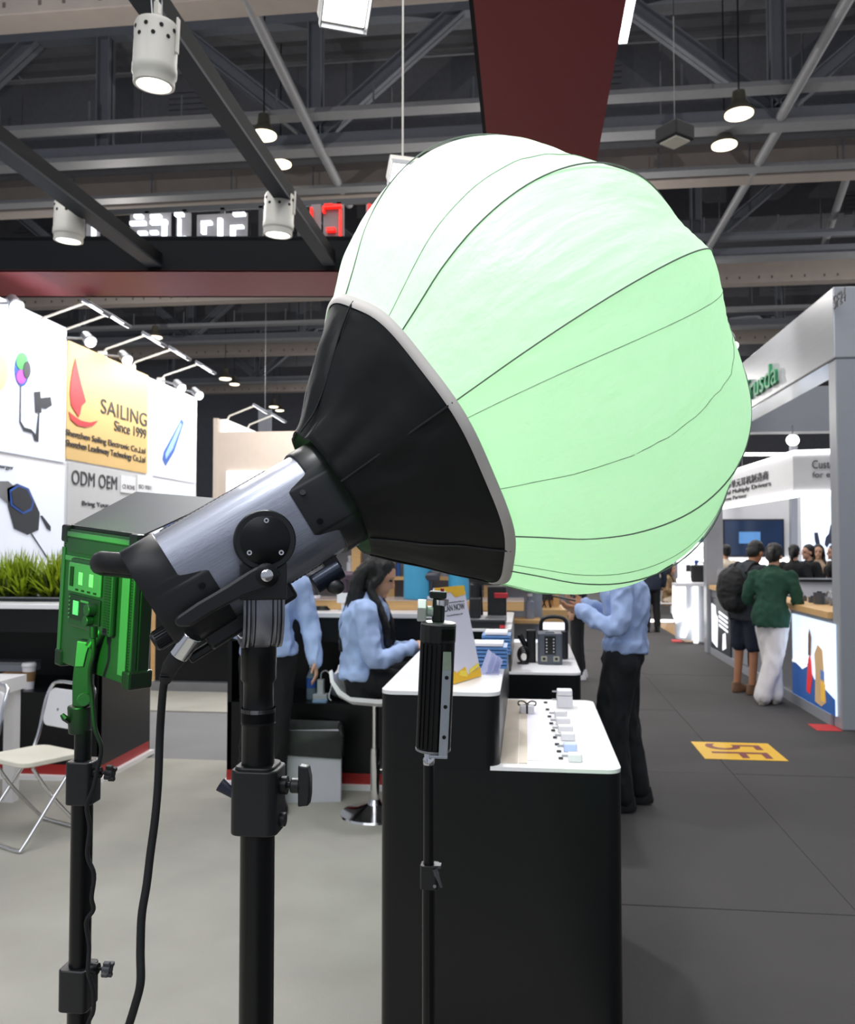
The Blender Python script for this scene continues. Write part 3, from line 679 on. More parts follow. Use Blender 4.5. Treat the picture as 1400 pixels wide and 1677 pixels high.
# centre shelf contents: z = .56
def shp(px): return onY(px, 1080, 5.9).x
x = shp(510); t = thing('water_bottle', 'clear water bottle with blue label on the centre counter shelf', 'bottle', (x, 5.9, .56))
MB().lathe([(.03, 0), (.034, .01), (.034, .16), (.015, .2), (.013, .22)], (x, 5.9, .56), n=18).build('bottle_body', mat('bottle_plastic', '#9fb0c4', .15, alpha=.6, var=0), t, 40)
MB().lathe([(.035, .08), (.035, .15)], (x, 5.9, .56), n=18).build('label_band', blui, t, 40)
MB().lathe([(.015, .22), (.015, .24)], (x, 5.9, .56), n=12).build('cap', whp, t, 40)
x = shp(526); t = thing('power_adapter', 'white power adapter block plugged in a strip on the centre shelf', 'adapter', (x, 5.9, .56))
MB().box(x-.05, x+.05, 5.86, 5.94, .56, .60).build('strip', whp, t, bevel=.004); MB().box(x-.022, x+.022, 5.87, 5.92, .60, .70).build('block', whp, t, bevel=.004)
MB().tube(catmull([(x, 5.89, .70), (x+.01, 5.88, .75), (x+.05, 5.87, .76), (x+.09, 5.85, .70), (x+.08, 5.8, .60), (x+.1, 5.78, .575)]), .004, 6).build('cord', whp, t, 50)
x = shp(533); o = MB().prism(rrect(x-.06, x+.04, 5.76, 5.82, .01), .561, .575).build('phone', ltb); tag(o, 'pale blue glowing phone lying on the centre shelf', 'phone')
x = shp(575); q = MB(); q.ell((x, 5.95, .65), (.13, .1, .1)); q.ell((x+.08, 5.95, .70), (.08, .08, .1)); q.ell((x-.06, 5.95, .62), (.1, .08, .06))
me = remesh(q, .012, .02, (14, 14, 14)); t = thing('plastic_bag', 'crumpled translucent plastic bag on the centre shelf beside the seated woman', 'bag', (x, 5.95, .56)); place(me, 'bag_film', mat('bag_plastic', '#70747e', .3, var=.2), t)

# ================================================================== goods on the foreground counters
def onc(px, py, z=.95): return onZ(px, py, z)
# SCAN NOW sign board
BL = onc(741, 1122, 1.18); BR = onc(788, 1108, 1.18); u = (BR-BL).normalized(); wdt = (BR-BL).length
up = V((0, 0, 1))+V((-u.y, u.x, 0))*.22; up.normalize(); n = u.cross(up)
if n.y > 0: n = -n
hgt = .325
t = thing('tabletop_sign', 'white tabletop sign board with yellow corners reading SCAN NOW on the tall counter', 'sign', BL+u*wdt/2)
BL = BL+V((0, 0, .002))
paper = mat('sign_white', '#e9e7f6', .4, var=.01); yel = mat('sign_yellow', '#f6c11c', .4, var=.02); yel2 = mat('sign_light_yellow', '#ffe14a', .4, var=.02)
def bp(a, b_, off=0): return BL+u*wdt*a+up*hgt*b_+n*off
MB().pbox([bp(0, 0), bp(1, 0), bp(1, 1), bp(0, 1)], -n*.006).build('board', paper, t)
def ys(pts, m_, off=.001): MB().pbox([bp(a, b_, off) for a, b_ in pts], n*.0008).build('yellow_print', m_, t)
ys([(0, 0), (1, 0), (1, .10), (.55, .05), (.5, .14), (.2, .10), (0, .17)], yel); ys([(.25, .07), (.5, .03), (.52, .1), (.3, .115)], yel2, .0022)
ys([(0, .93), (.5, .94), (.62, .88), (1, .90), (1, 1), (0, 1)], yel); ys([(.6, .06), (.98, .11), (.98, .145), (.62, .10)], yel2, .0022)
text('SCAN NOW', bp(.10, .74, .001), u, up, wdt*.78, .022, ink, 'lettering', t, .0008)
text('Get quick communication, follow us!', bp(.10, .82, .001), u, up, wdt*.8, .006, ink, 'lettering', t, .0008)
text('Scan and add business chat', bp(.22, .69, .001), u, up, wdt*.55, .005, ink, 'lettering', t, .0008)
MB().pbox([bp(.35, .6, -.008), bp(.65, .6, -.008), bp(.65, 0, -.09), bp(.35, 0, -.09)], -n*.003).build('easel_leg', whp, t)
# acrylic holder with brochures
c = onc(790, 1103, 1.18); t = thing('brochure_holder', 'clear acrylic brochure holder next to the white sign on the tall counter', 'holder', c)
for k, dx in enumerate((-.0, .022, .045)):
    M = Matrix.Translation(c+V((dx, .02*k, 0))) @ Matrix.Rotation(.35, 4, 'Y') @ Matrix.Rotation(.3, 4, 'Z')
    MB(M).box(-.002, .002, -.03, .03, 0, .085-.015*k).build('acrylic_plate', mat('frosted_acrylic', '#c9ccec', .2, alpha=.7, var=0), t)
MB().box(c.x-.02, c.x+.06, c.y-.03, c.y+.06, c.z, c.z+.004).build('acrylic_base', mat('frosted_acrylic', '#c9ccec', .2, alpha=.7, var=0), t)
trb = mat('blue_tray_plastic', '#5c88bf', .4, var=.05)
for k, (px, py, s_, lb) in enumerate(((804, 1095, 1, 'blue ribbed paper tray on the tall counter, nearer one'), (815, 1072, .9, 'blue ribbed paper tray on the tall counter, farther one'))):
    c = onc(px, py, 1.18); t = thing('paper_tray', lb, 'tray', c)
    for j in range(6): MB().box(c.x-.075*s_, c.x+.06*s_, c.y, c.y+.15, c.z+j*.014, c.z+j*.014+.010).build('tray_rib', trb, t)
    MB().box(c.x-.06*s_, c.x+.045*s_, c.y-.006, c.y+.12, c.z+.084, c.z+.094).build('paper_stack', whp, t)
# cable bundle
c = onc(863, 1170); t = thing('earphone_cable_bundle', 'white boxed cable tied with a black looped cord on the low counter', 'cable', c)
MB().prism(rrect(c.x-.03, c.x+.03, c.y, c.y+.05, .008), .951, .985).build('white_coil', whp, t, 40, bevel=.004)
MB().box(c.x-.004, c.x+.004, c.y-.002, c.y+.052, .951, .988).build('tie', blk, t)
q = MB()
for sx in (-1, 1): q.tube(catmull([(c.x, c.y+.02, .988), (c.x+sx*.015, c.y+.02, 1.0), (c.x+sx*.034, c.y+.02, .998), (c.x+sx*.034, c.y+.02, .985), (c.x+sx*.012, c.y+.02, .984), (c.x, c.y+.02, .988)]), .003, 6)
q.build('cord_loop', blk, t, 50)
# big charger
def adapter(c, w_, d_, h_, lb, m_=whp, prongs=True, grp=None):
    t = thing('charger', lb, 'charger', c, group=grp)
    MB().prism(rrect(c.x-w_/2, c.x+w_/2, c.y, c.y+d_, .006, 3), c.z+.0005, c.z+h_).build('case', m_, t, 40, bevel=.003)
    if prongs:
        for k in (-1, 1): MB().cyl((c.x-w_/2, c.y+d_/2+k*.009, c.z+h_*.6), (c.x-w_/2-.02, c.y+d_/2+k*.009, c.z+h_*.6), .0022, n=8).build('prong', steel, t)
    return t
c = onc(925, 1160); 
t = adapter(c, .066, .075, .05, 'large white cube charger with prongs, at the back of the charger row')
adapter(c+V((0.0, .0, .0515)), .064, .07, .022, 'flat white charger lying on top of the large cube charger', prongs=True)
ordn = ['second', 'third', 'fourth', 'fifth', 'sixth', 'seventh']
for k, (px, py, w_, bm) in enumerate(((918, 1176, .05, 0), (922, 1188, .055, 0), (926, 1201, .055, 0), (930, 1214, .05, 0), (934, 1232, .045, 1), (942, 1249, .045, 0))):
    c = onc(px, py)
    adapter(c, w_, .038, .026, ('%s charger of the row on the low counter counting from the large cube, %s' % (ordn[k], 'pale blue' if bm else 'white')), mat('pale_blue_plastic', '#c3d4ff', .35, var=.02) if bm else whp)
for k in range(9):
    c = onc(895+k*3.2, 1152+k*11.5); o = MB().box(c.x-.012, c.x+.003, c.y, c.y+.006, .9505, .9575).build('price_tag', ink)
    tag(o, 'tiny dark tag left of the white chargers, %s counting from the large cube' % ORD[k], 'tag', 'tiny tags beside the chargers')
o = MB().box(.0, .055, 2.80, 3.62, .9505, .952).build('paper_sheet', mat('pale_lilac_paper', '#eceaf6', .6, var=.01)); tag(o, 'long pale lilac paper strip along the low counter', 'paper')
c = onc(962, 1254-14); 
# second counter, low top: power station
c = onc(901, 1089); Mz = .95
grp_ = mat('slate_grey_plastic', '#545963', .45, var=.03)
t = thing('power_station', 'slate grey power station box with black button panel and two sockets', 'power station', c)
MB().prism(rrect(c.x-.07, c.x+.07, c.y, c.y+.16, .012), .951, 1.13).build('case', grp_, t, 40, bevel=.004)
MB().box(c.x-.032, c.x+.032, c.y-.003, c.y+.002, 1.01, 1.115).build('button_panel', blk, t)
for k in range(5):
    for sx in (-1, 1): MB().cyl((c.x+sx*.02, c.y-.003, 1.025+k*.018), (c.x+sx*.02, c.y-.005, 1.025+k*.018), .004, n=8).build('button', whp, t)
MB().cyl((c.x, c.y-.003, 1.09), (c.x, c.y-.008, 1.09), .01, n=14).build('dial', soft, t)
for sx in (-1, 1):
    o = MB().box(c.x+sx*.035-.017, c.x+sx*.035+.017, c.y-.003, c.y+.002, .97, 1.0).build('socket', mat('socket_beige', '#a8a795', .5), t)
    MB().box(c.x+sx*.035-.008, c.x+sx*.035+.008, c.y-.005, c.y, .978, .992).build('socket_hole', blk, o)
MB().box(c.x-.025, c.x+.025, c.y+.02, c.y+.06, 1.13, 1.14).build('top_latch', gry, t)
c = c+V((.03, .24, 0)); t = thing('carry_case', 'black case with an arched carry handle behind the grey power station', 'case', c)
MB().prism(rrect(c.x-.085, c.x+.085, c.y, c.y+.09, .02), .951, 1.12).build('case_body', blk, t, 40, bevel=.006)
MB().tube(catmull([(c.x-.075, c.y+.04, 1.10), (c.x-.075, c.y+.04, 1.17), (c.x-.04, c.y+.04, 1.2), (c.x+.04, c.y+.04, 1.2), (c.x+.075, c.y+.04, 1.17), (c.x+.075, c.y+.04, 1.10)]), .012, 10).build('handle', blk, t, 50)
c = onc(862, 1086); t = thing('handheld_massager', 'black handheld device with a tilted stick handle and coiled tubing beside the power station', 'device', c)
MB().tube([(c.x+.02, c.y+.05, 1.0), (c.x-.04, c.y+.05, 1.11)], [.015, .017], 14).build('stick_handle', blk, t, 40)
MB().prism(rrect(c.x+.0, c.x+.055, c.y+.02, c.y+.08, .01), .951, 1.14).build('upright_body', blk, t, 40, bevel=.004)
q = MB()
for k in range(4):
    r = .045-.006*k; q.tube([(c.x-.015+math.cos(a)*r*.8, c.y+.01*k-.01, .952+r+.005+math.sin(a)*r) for a in [2*math.pi*j/20 for j in range(21)]], .005, 6)
q.build('coiled_tube', soft, t, 50)
MB().tube([(c.x-.02+math.cos(a)*.03, c.y-.05+math.sin(a)*.03, .957) for a in [2*math.pi*j/16 for j in range(17)]], .004, 6).build('lead', soft, t, 50)
# second counter, tall top: black goods
c = onc(800, 1030, 1.18); t = thing('equipment_case', 'flat black equipment case with red trim on the tall counter behind the sign', 'case', c)
MB().box(c.x-.13, c.x+.09, c.y+.02, c.y+.3, 1.181, 1.225).build('case_body', blk, t, bevel=.006)
MB().box(c.x+.06, c.x+.091, c.y+.016, c.y+.022, 1.183, 1.20).build('red_tag', redi, t)
MB().box(c.x-.13, c.x+.09, c.y+.018, c.y+.3, 1.2255, 1.23).build('lid', steel, t)
t = thing('black_camera_rig', 'black camera-like device lying on the flat black case', 'device', c+V((0, .1, .05)))
MB().lathe([(.03, -.1), (.034, -.08), (.034, .06), (.028, .08)], c+V((-.01, .15, .265)), (1, 0, 0), 18).build('barrel', blk, t, 40)
MB().box(c.x-.11, c.x-.05, c.y+.1, c.y+.2, 1.231, 1.34).build('grip', blk, t, bevel=.006)
MB().lathe([(.026, -.03), (.026, .04)], c+V((.08, .12, .265)), (.3, -1, 0), 16).build('knob', soft, t, 40)
t = thing('power_tool', 'black tool with red battery standing behind the black camera-like device', 'tool', c+V((.03, .3, 0)))
MB().box(c.x-.02, c.x+.09, c.y+.32, c.y+.42, 1.181, 1.40).build('tool_body', blk, t, bevel=.01)
MB().box(c.x+.02, c.x+.1, c.y+.30, c.y+.32, 1.33, 1.36).build('red_battery', redi, t, bevel=.003)
t = thing('tripod_head', 'tall black post device at the left of the black goods', 'device', c+V((-.1, .35, 0)))
MB().tube([(c.x-.09, c.y+.36, 1.181), (c.x-.09, c.y+.36, 1.42)], [.045, .035], 14).build('post_body', blk, t, 40)
MB().ell((c.x-.09, c.y+.36, 1.44), (.045, .045, .04)).build('post_head', blk, t, 40)
# wooden counter further back
a = onY(842, 998, 7.0); b2 = onY(929, 998, 7.0)
t = thing('wooden_counter', 'wooden topped counter with a white lit front behind the counters, centre right', 'counter', (a.x, 7, 0))
MB().box(-.5, b2.x, 7.0, 7.6, a.z-.1, a.z).build('wooden_top', wood, t, bevel=.003)
MB().box(-.45, b2.x-.02, 7.03, 7.55, .05, a.z-.1).build('lit_front', glowb, t)
MB().box(-.45, b2.x-.02, 7.05, 7.55, 0, .05).build('plinth', steel, t)
zc = a.z
MB().box(b2.x-.1, b2.x-.06, 7.3, 7.55, zc, zc+.5).build('wood_post', wood, t)
o = MB().cyl((onY(842, 960, 7.1).x, 7.1, zc), (onY(842, 960, 7.1).x, 7.1, 1.50), .014, n=10).build('light_tube', glow); tag(o, 'thin glowing white vertical tube light behind the lantern base', 'light'); 
for i, px in enumerate((862, 873, 885, 897)):
    c = onY(px, 990, 7.2); t = thing('mini_tripod', 'small black tripod with camera gear on the wooden counter, %s of four' % ('leftmost', 'second', 'third', 'rightmost')[i], 'tripod', (c.x, 7.2, zc))
    for a_ in range(3): MB().tube([(c.x, 7.2, zc+.12), (c.x+.045*math.cos(a_*2.1+i), 7.2+.045*math.sin(a_*2.1+i), zc+.003)], .006, 6).build('leg', blk, t)
    MB().cyl((c.x, 7.2, zc+.12), (c.x, 7.2, zc+.2+.03*(i % 2)), .016, n=10).build('column', blk, t, 40)
    MB().box(c.x-.03, c.x+.03, 7.18, 7.22, zc+.2, zc+.25).build('mount', blk, t)
t = thing('display_backboard', 'wood framed board behind the small tripods', 'board', (onY(880, 960, 7.5).x, 7.45, zc))
MB().box(onY(850, 960, 7.45).x, onY(916, 960, 7.45).x, 7.43, 7.46, zc+.0, zc+.42).build('frame', wood, t)
MB().box(onY(855, 960, 7.42).x, onY(908, 960, 7.42).x, 7.42, 7.43, zc+.05, zc+.4).build('board', mat('dark_print', '#3a3f44', .5, var=.5, scale=12), t)

# ================================================================== furniture on the left
def chair(x, y, rz, lb):
    t = thing('folding_chair', lb, 'chair', (x, y, 0), rz)
    cream = mat('cream_vinyl', '#e6e2d2', .45, var=.03)
    # local: facing -X is back of seat (backrest at -X... seat toward +X)
    M = frame(V((0, 0, .445)), V((1, 0, .03)), V((0, 1, 0)), V((-.03, 0, 1)))
    MB(M).prism(rrect(-.18, .20, -.19, .19, .07, 6), -.015, .015).build('seat', cream, t, 40, .006, local=True)
    M = frame(V((-.20, 0, .665)), V((0, 1, 0)), V((-.26, 0, .966)), V((.966, 0, .26)))
    MB(M).prism(rrect(-.19, .19, -.10, .12, .05, 6), -.012, .012).build('backrest', mat('white_vinyl', '#d9d9dc', .4, var=.03), t, 40, .005, local=True)
    for sx in (-.07, .07): MB(M).cyl((sx, .0, .010), (sx, .0, .0145), .008, n=10).build('button', steel, t, local=True)
    for sy in (-1, 1):
        MB().tube(catmull([(-.245, sy*.10, .82), (-.24, sy*.19, .80), (-.20, sy*.205, .70), (-.13, sy*.205, .45), (.06, sy*.205, .2), (.20, sy*.205, .03), (.22, sy*.19, .011), (.22, sy*.05, .011)], 5), .011, 10).build('frame_tube', chrome, t, 40, local=True)
        MB().tube(catmull([(.14, sy*.185, .43), (.02, sy*.185, .25), (-.16, sy*.185, .04), (-.19, sy*.17, .011), (-.19, sy*.04, .011)], 5), .010, 10).build('leg', chrome, t, 40, local=True)
    for a_, b_ in (((-.245, -.10, .82), (-.245, .10, .82)), ((.22, -.06, .011), (.22, .06, .011)), ((-.19, -.05, .011), (-.19, .05, .011))): MB().cyl(a_, b_, .0105, n=10).build('crossbar', chrome, t, 40, local=True)
    return t
c = onZ(70, 1365, 0)
cq = onZ(58, 1236, .45)
ch = chair(cq.x, cq.y, math.radians(245), 'white folding chair with chrome tube frame behind the black stand')
ch2 = dup(ch, V((cq.x-.50, cq.y-.06, 0)), math.radians(255), 'white folding chair mostly cut off by the left photo edge')
tp = onZ(44, 1104, .80)-V((0, .5, 0)); t = thing('white_table', 'white square table corner at the left edge', 'table', (tp.x-.4, tp.y+.3, 0))
MB().box(tp.x-.9, tp.x, tp.y, tp.y+.5, .71, .80).build('tabletop', wht, t, bevel=.003)
for xx in (tp.x-.86, tp.x-.06):
    for yy in (tp.y+.06, tp.y+.44): MB().box(xx-.035, xx+.035, yy-.035, yy+.035, 0, .71).build('leg', wht, t)
# trash bin
c = onZ(505, 1312, 0); t = thing('waste_bin', 'white square waste bin lined with a black bag, behind the main stand', 'bin', (c.x, c.y+.1, 0), math.radians(12))
binm = mat('bin_white', '#cfccd6', .5, var=.03)
MB().prism(rrect(-.19, .19, -.13, .17, .01), 0, .40).build('bin_body', binm, t, local=True)
q = MB(); rings = []
for j, (zz, g) in enumerate(((.30, .012), (.36, .016), (.41, .014), (.45, .0), (.42, -.02), (.25, -.03), (.05, -.03))):
    pl = rrect(-.19-g, .19+g, -.13-g, .17+g, .02, 5); m = []
    for i, (x, y) in enumerate(pl): m.append(V((x, y, zz+(rnd.uniform(-.03, .03) if j in (0, 3) else 0))))
    rings.append(m)
q.loft(rings, False); q.build('bag_liner', mat('black_bag_film', '#2b2b2c', .5, var=.4, scale=14), t, 60, local=True)
# bar stool
c = onZ(614, 1333, 0)
def stool(c, lb, rz):
    t = thing('bar_stool', lb, 'stool', (c.x, c.y, 0), rz)
    MB().lathe([(.215, 0), (.21, .012), (.12, .03), (.045, .06), (.03, .09)], n=40).build('base', chrome, t, 40, local=True)
    MB().lathe([(.028, .08), (.028, .40)], n=20).lathe([(.02, .38), (.02, .66)], n=20).build('column', chrome, t, 40, local=True)
    pts = []; rings = []
    prof = [(.15, .665), (.05, .66), (-.12, .67), (-.20, .71), (-.245, .78), (-.26, .84)]
    for x, z in prof: rings.append((x, z))
    q = MB(); R_ = []
    for i, (x, z) in enumerate(rings):
        wv = .17 if i < 4 else .16-.03*(i-4); row = []
        for k in range(9): y = -wv+2*wv*k/8; row.append(V((x, y, z+.04*(abs(y)/wv)**3)))
        back = [p+V((.02 if i > 2 else 0, 0, .025 if i <= 3 else .01)) for p in reversed(row)]
        R_.append(row+back)
    q.loft(R_, True); o = q.build('seat_shell', wht, t, 60, local=True)
    MB().tube([(.05, .1, .30), (.14, .1, .28), (.14, -.1, .28), (.05, -.1, .30)], .01, 8).build('footrest', chrome, t, 40, local=True)
    return t
stool(c, 'white shell bar stool with chrome column under the seated woman', 0.0)

# ================================================================== PEOPLE
def ringp(c, fx, fy, rx, ry, n=18): return [c+fx*(rx*math.cos(a))+fy*(ry*math.sin(a)) for a in (2*math.pi*k/n for k in range(n))]
def person(lb, loc, yaw, s=1.0, J=None, outfit=None, hair='short', vox=.011, skinm=skin, grip=None, lean=0, headyaw=0, headtilt=0, group=None, fem=False, name='person'):
    J = J or {}; O = dict(top=blueshirt, sleeve='long', bottom=blacktr, legs='long', shoe=blk, tuck=0)
    O.update(outfit or {})
    D = dict(pelvis=(0, 0, .95), chest=(0, 0, 1.25), neck=(0, 0, 1.44), head=(.02, 0, 1.585),
             shL=(0, .175, 1.385), elL=(-.02, .24, 1.12), wrL=(.04, .25, .88), shR=(0, -.175, 1.385), elR=(-.02, -.24, 1.12), wrR=(.04, -.25, .88),
             hipL=(0, .085, .92), knL=(.02, .095, .50), anL=(-.02, .10, .085), hipR=(0, -.085, .92), knR=(.02, -.095, .50), anR=(-.02, -.10, .085), toeL=(.13, .11, .03), toeR=(.13, -.11, .03))
    D.update(J); D = {k: V(v)*s for k, v in D.items()}
    t = thing(name, lb, 'person', loc, yaw, group); Mw = W(t)
    sw = .9 if fem else 1.0
    def torso(mb, g, top=True, z0=-.10):
        p, c, n_ = D['pelvis'], D['chest'], D['neck']
        path = catmull([p+V((0, 0, z0))*s, p, p.lerp(c, .5), c, c.lerp(n_, .55), n_, n_+(n_-c).normalized()*.03*s], 3)
        tab = [(0, (.105, .16)), (.17, (.11, .165*(1.03 if fem else 1))), (.33, (.095, .135*sw)), (.5, (.115, .165*sw)), (.68, (.11, .185*sw)), (.84, (.06, .075)), (1, (.05, .055))]
        fy = (D['shL']-D['shR']); fy = V((fy.x, fy.y, 0)).normalized(); R = []
        for i, q in enumerate(path):
            u_ = i/(len(path)-1); a = interp([(k, v[0]) for k, v in tab], u_); b_ = interp([(k, v[1]) for k, v in tab], u_)
            tn = (path[min(i+1, len(path)-1)]-path[max(i-1, 0)]).normalized(); fx = fy.cross(tn).normalized()
            gg = g*s if u_ < .8 else g*s*.4
            R.append(ringp(q, fx, fy, a*s+gg, b_*s+gg))
        mb.loft(R)
    def limb(mb, pts, rs, g=0): 
        P_ = [D[k] if isinstance(k, str) else k for k in pts]
        P2 = catmull(P_, 5); R = []
        for i in range(len(P2)): 
            u_ = i/5; k = min(int(u_), len(rs)-2); R.append((rs[k]*(1-(u_-k))+rs[k+1]*(u_-k))*s+g*s)
        mb.tube(P2, R, 14)
        mb.ell(P_[0], (R[0],)*3, n=12, m=8); mb.ell(P_[-1], (R[-1],)*3, n=12, m=8)
    body = MB(); torso(body, -.012, z0=-.03)
    for sd in 'LR':
        limb(body, ['sh'+sd, 'el'+sd, 'wr'+sd], [.046, .037, .026]); limb(body, ['hip'+sd, 'kn'+sd, 'an'+sd], [.08, .052, .036])
        an, to = D['an'+sd], D['toe'+sd]
        body.tube([an+V((-.03, 0, -.05))*s, an.lerp(to, .5)+V((0, 0, -.0))*s, to], [.03*s, .035*s, .022*s], 10)
        # hand
        wr, el = D['wr'+sd], D['el'+sd]; d = (wr-el).normalized(); g = grip.get(sd) if grip else None
        hd = V(g[0]).normalized() if g else d; pn_ = V(g[1]).normalized() if g else V((0, 1 if sd == 'R' else -1, 0))
        pn_ = (pn_-hd*pn_.dot(hd)).normalized(); sd_ = hd.cross(pn_).normalized()
        if g is None and sd_.x < 0: sd_ = -sd_
        curl = (g[2] if g else .35)
        body.ell(wr+hd*.045*s, (.05*s, .038*s, .015*s), ax=(hd, sd_, pn_), n=12, m=8)
        for k in range(4):
            b0 = wr+hd*(.075-.004*abs(k-1))*s+sd_*(.027-.018*k)*s; L = (.07, .078, .072, .056)[k]*s; dd = hd; pp = [b0-hd*.02*s, b0]
            for j in range(3):
                dd = (dd*math.cos(curl)+pn_*math.sin(curl)).normalized(); b0 = b0+dd*L*(.42, .32, .26)[j]; pp.append(b0)
            body.tube(pp, [.009*s, .0092*s, .0085*s, .008*s, .0065*s], 8)
        b0 = wr+hd*.015*s+sd_*.022*s; pp = [b0, b0+(hd*.6+sd_*.7+pn_*.2).normalized()*.035*s]; pp.append(pp[-1]+(hd*.85+sd_*.25+pn_*.4).normalized()*.03*s); pp.append(pp[-1]+(hd*.9+pn_*.4).normalized()*.022*s)
        body.tube(pp, [.013*s, .011*s, .0095*s, .0075*s], 8)
    # head
    hc = D['head']; R_ = Matrix.Rotation(headyaw, 3, 'Z') @ Matrix.Rotation(headtilt, 3, 'Y')
    hx, hy, hz_ = R_ @ V((1, 0, 0)), R_ @ V((0, 1, 0)), R_ @ V((0, 0, 1))
    H = lambda x, y, z: hc+(hx*x+hy*y+hz_*z)*s
    A3 = (hx, hy, hz_)
    body.ell(H(-.005, 0, .03), (.094*s, .076*s, .092*s), ax=A3, n=20, m=14); body.ell(H(.03, 0, -.045), (.06*s, .055*s, .068*s), ax=A3, n=18, m=12)
    body.tube([D['neck']-V((0, 0, .04))*s, H(-.01, 0, -.06)], [.054*s, .05*s], 14)
    body.tube([H(.088, 0, .015), H(.106, 0, -.022), H(.085, 0, -.03)], [.007*s, .014*s, .01*s], 8)
    body.ell(H(.083, 0, -.060), (.012*s, .024*s, .010*s), ax=A3, n=10, m=6); body.ell(H(.078, 0, -.098), (.018*s, .022*s, .015*s), ax=A3, n=10, m=6)
    body.ell(H(.078, 0, .035), (.014*s, .05*s, .010*s), ax=A3, n=10, m=6)
    for k in (-1, 1): body.ell(H(-.005, k*.076, -.01), (.018*s, .010*s, .030*s), ax=A3, n=10, m=8)
    body.v = [Mw @ p for p in body.v]
    place(remesh(body, min(vox, .0085)*s, smooth=2), 'body', skinm, t)
    for k in (-1, 1):
        o = MB().ell(Mw @ H(.077, k*.031, .008), (.013*s, .014*s, .008*s), n=10, m=6).build('eye', mat('eye_dark', '#1d1614', .2), t, 60)
    # clothes
    q = MB(); torso(q, (.020 if vox < .015 else .014)+(.010 if O.get('wide') else 0), z0=O.get('z0', -.14 if not O['tuck'] else .07))
    for sd in 'LR':
        sh, el, wr = D['sh'+sd], D['el'+sd], D['wr'+sd]
        if O['sleeve'] == 'long': limb(q, [sh+V((0, 0, -.005)), el, wr.lerp(el, .04)], [.062, .050, .036], .010)
        elif O['sleeve'] == 'roll': limb(q, [sh, el, wr.lerp(el, .35)], [.062, .052, .044], .010)
        else: limb(q, [sh, sh.lerp(el, .5), sh.lerp(el, .75)], [.062, .056, .055], .010)
    q.v = [Mw @ p for p in q.v]
    # open the neckline: shirts end at the neck base
    place(remesh(q, vox*s, .021*s if vox < .015 else .012, (11/s, 11/s, 7/s), rnd.random()*9), 'shirt', O['top'], t)
    if vox < .015:
        nk = D['neck']; M_ = Mw @ Matrix.Translation(nk)
        MB().loft([[M_ @ (V((math.cos(a)*.062, math.sin(a)*.06, .00+.012*math.cos(a)))*s) for a in [2*math.pi*k/20 for k in range(20)]], [M_ @ (V((math.cos(a)*.058, math.sin(a)*.056, .034-.014*math.cos(a)))*s) for a in [2*math.pi*k/20 for k in range(20)]],
                   [M_ @ (V((math.cos(a)*.078, math.sin(a)*.078, -.005-.01*math.cos(a)))*s) for a in [2*math.pi*k/20 for k in range(20)]]], False).build('collar', O['top'], t, 60)
    q = MB(); p = D['pelvis']; fy = (D['hipL']-D['hipR']).normalized(); fx = V((fy.y, -fy.x, 0)).normalized()*1
    hm = (D['hipL']+D['hipR'])/2
    hw = O.get('hip', 1); q.loft([ringp(hm+V((0, 0, -.12))*s, fx, fy, .10*s*hw, .15*s*hw), ringp(hm+V((0, 0, -.06))*s, fx, fy, .10*s*hw, .15*s*hw), ringp(hm, fx, fy, .118*s*hw, .170*s*hw), ringp(p+V((0, 0, .03))*s, fx, fy, .112*s*hw, .165*s*hw), ringp(p+V((0, 0, .06))*s, fx, fy, .105*s*hw, .155*s*hw)]+([ringp(p+V((0, 0, .10))*s, fx, fy, .098*s, .145*s)] if O['tuck'] else []))
    for sd in 'LR':
        hp, kn, an = D['hip'+sd], D['kn'+sd], D['an'+sd]
        if O['legs'] == 'long': limb(q, [hp, kn, an.lerp(kn, .02)], O.get('legr', [.088, .066, .052]), .008)
        else: limb(q, [hp, hp.lerp(kn, .5), kn.lerp(hp, .08)], [.088, .08, .078], .012)
    q.v = [Mw @ p_ for p_ in q.v]
    place(remesh(q, vox*s, .013*s if vox < .015 else .008, (11/s, 11/s, 5/s), rnd.random()*9), 'trousers' if O['legs'] == 'long' else 'shorts', O['bottom'], t)
    for sd in 'LR':
        an, to = D['an'+sd], D['toe'+sd]; fd = (to-an); fd.z = 0; fd.normalize(); sdv = V((-fd.y, fd.x, 0)); b0 = an-V((0, 0, .045))*s; q = MB()
        fl = an.z-.08*s
        q.loft([[V((c_.x, c_.y, fl+z_*s)) for c_ in [b0+fd*(x_+ex*math.cos(a))*s+sdv*(wd_*math.sin(a))*s for a in [2*math.pi*k/14 for k in range(14)]]] for x_, ex, wd_, z_ in ((.055, .135, .046, .0), (.055, .14, .05, .02), (.05, .13, .047, .045), (.01, .085, .043, .075), (-.015, .052, .04, .105))])
        q.v = [Mw @ p_ for p_ in q.v]; q.build('shoe', O['shoe'], t, 60)
    # hair
    q = MB(); q.ell(H(-.022, 0, .052), (.098*s, .086*s, .092*s), ax=A3, n=20, m=12); q.ell(H(-.05, 0, .0), (.065*s, .078*s, .085*s), ax=A3, n=18, m=12)
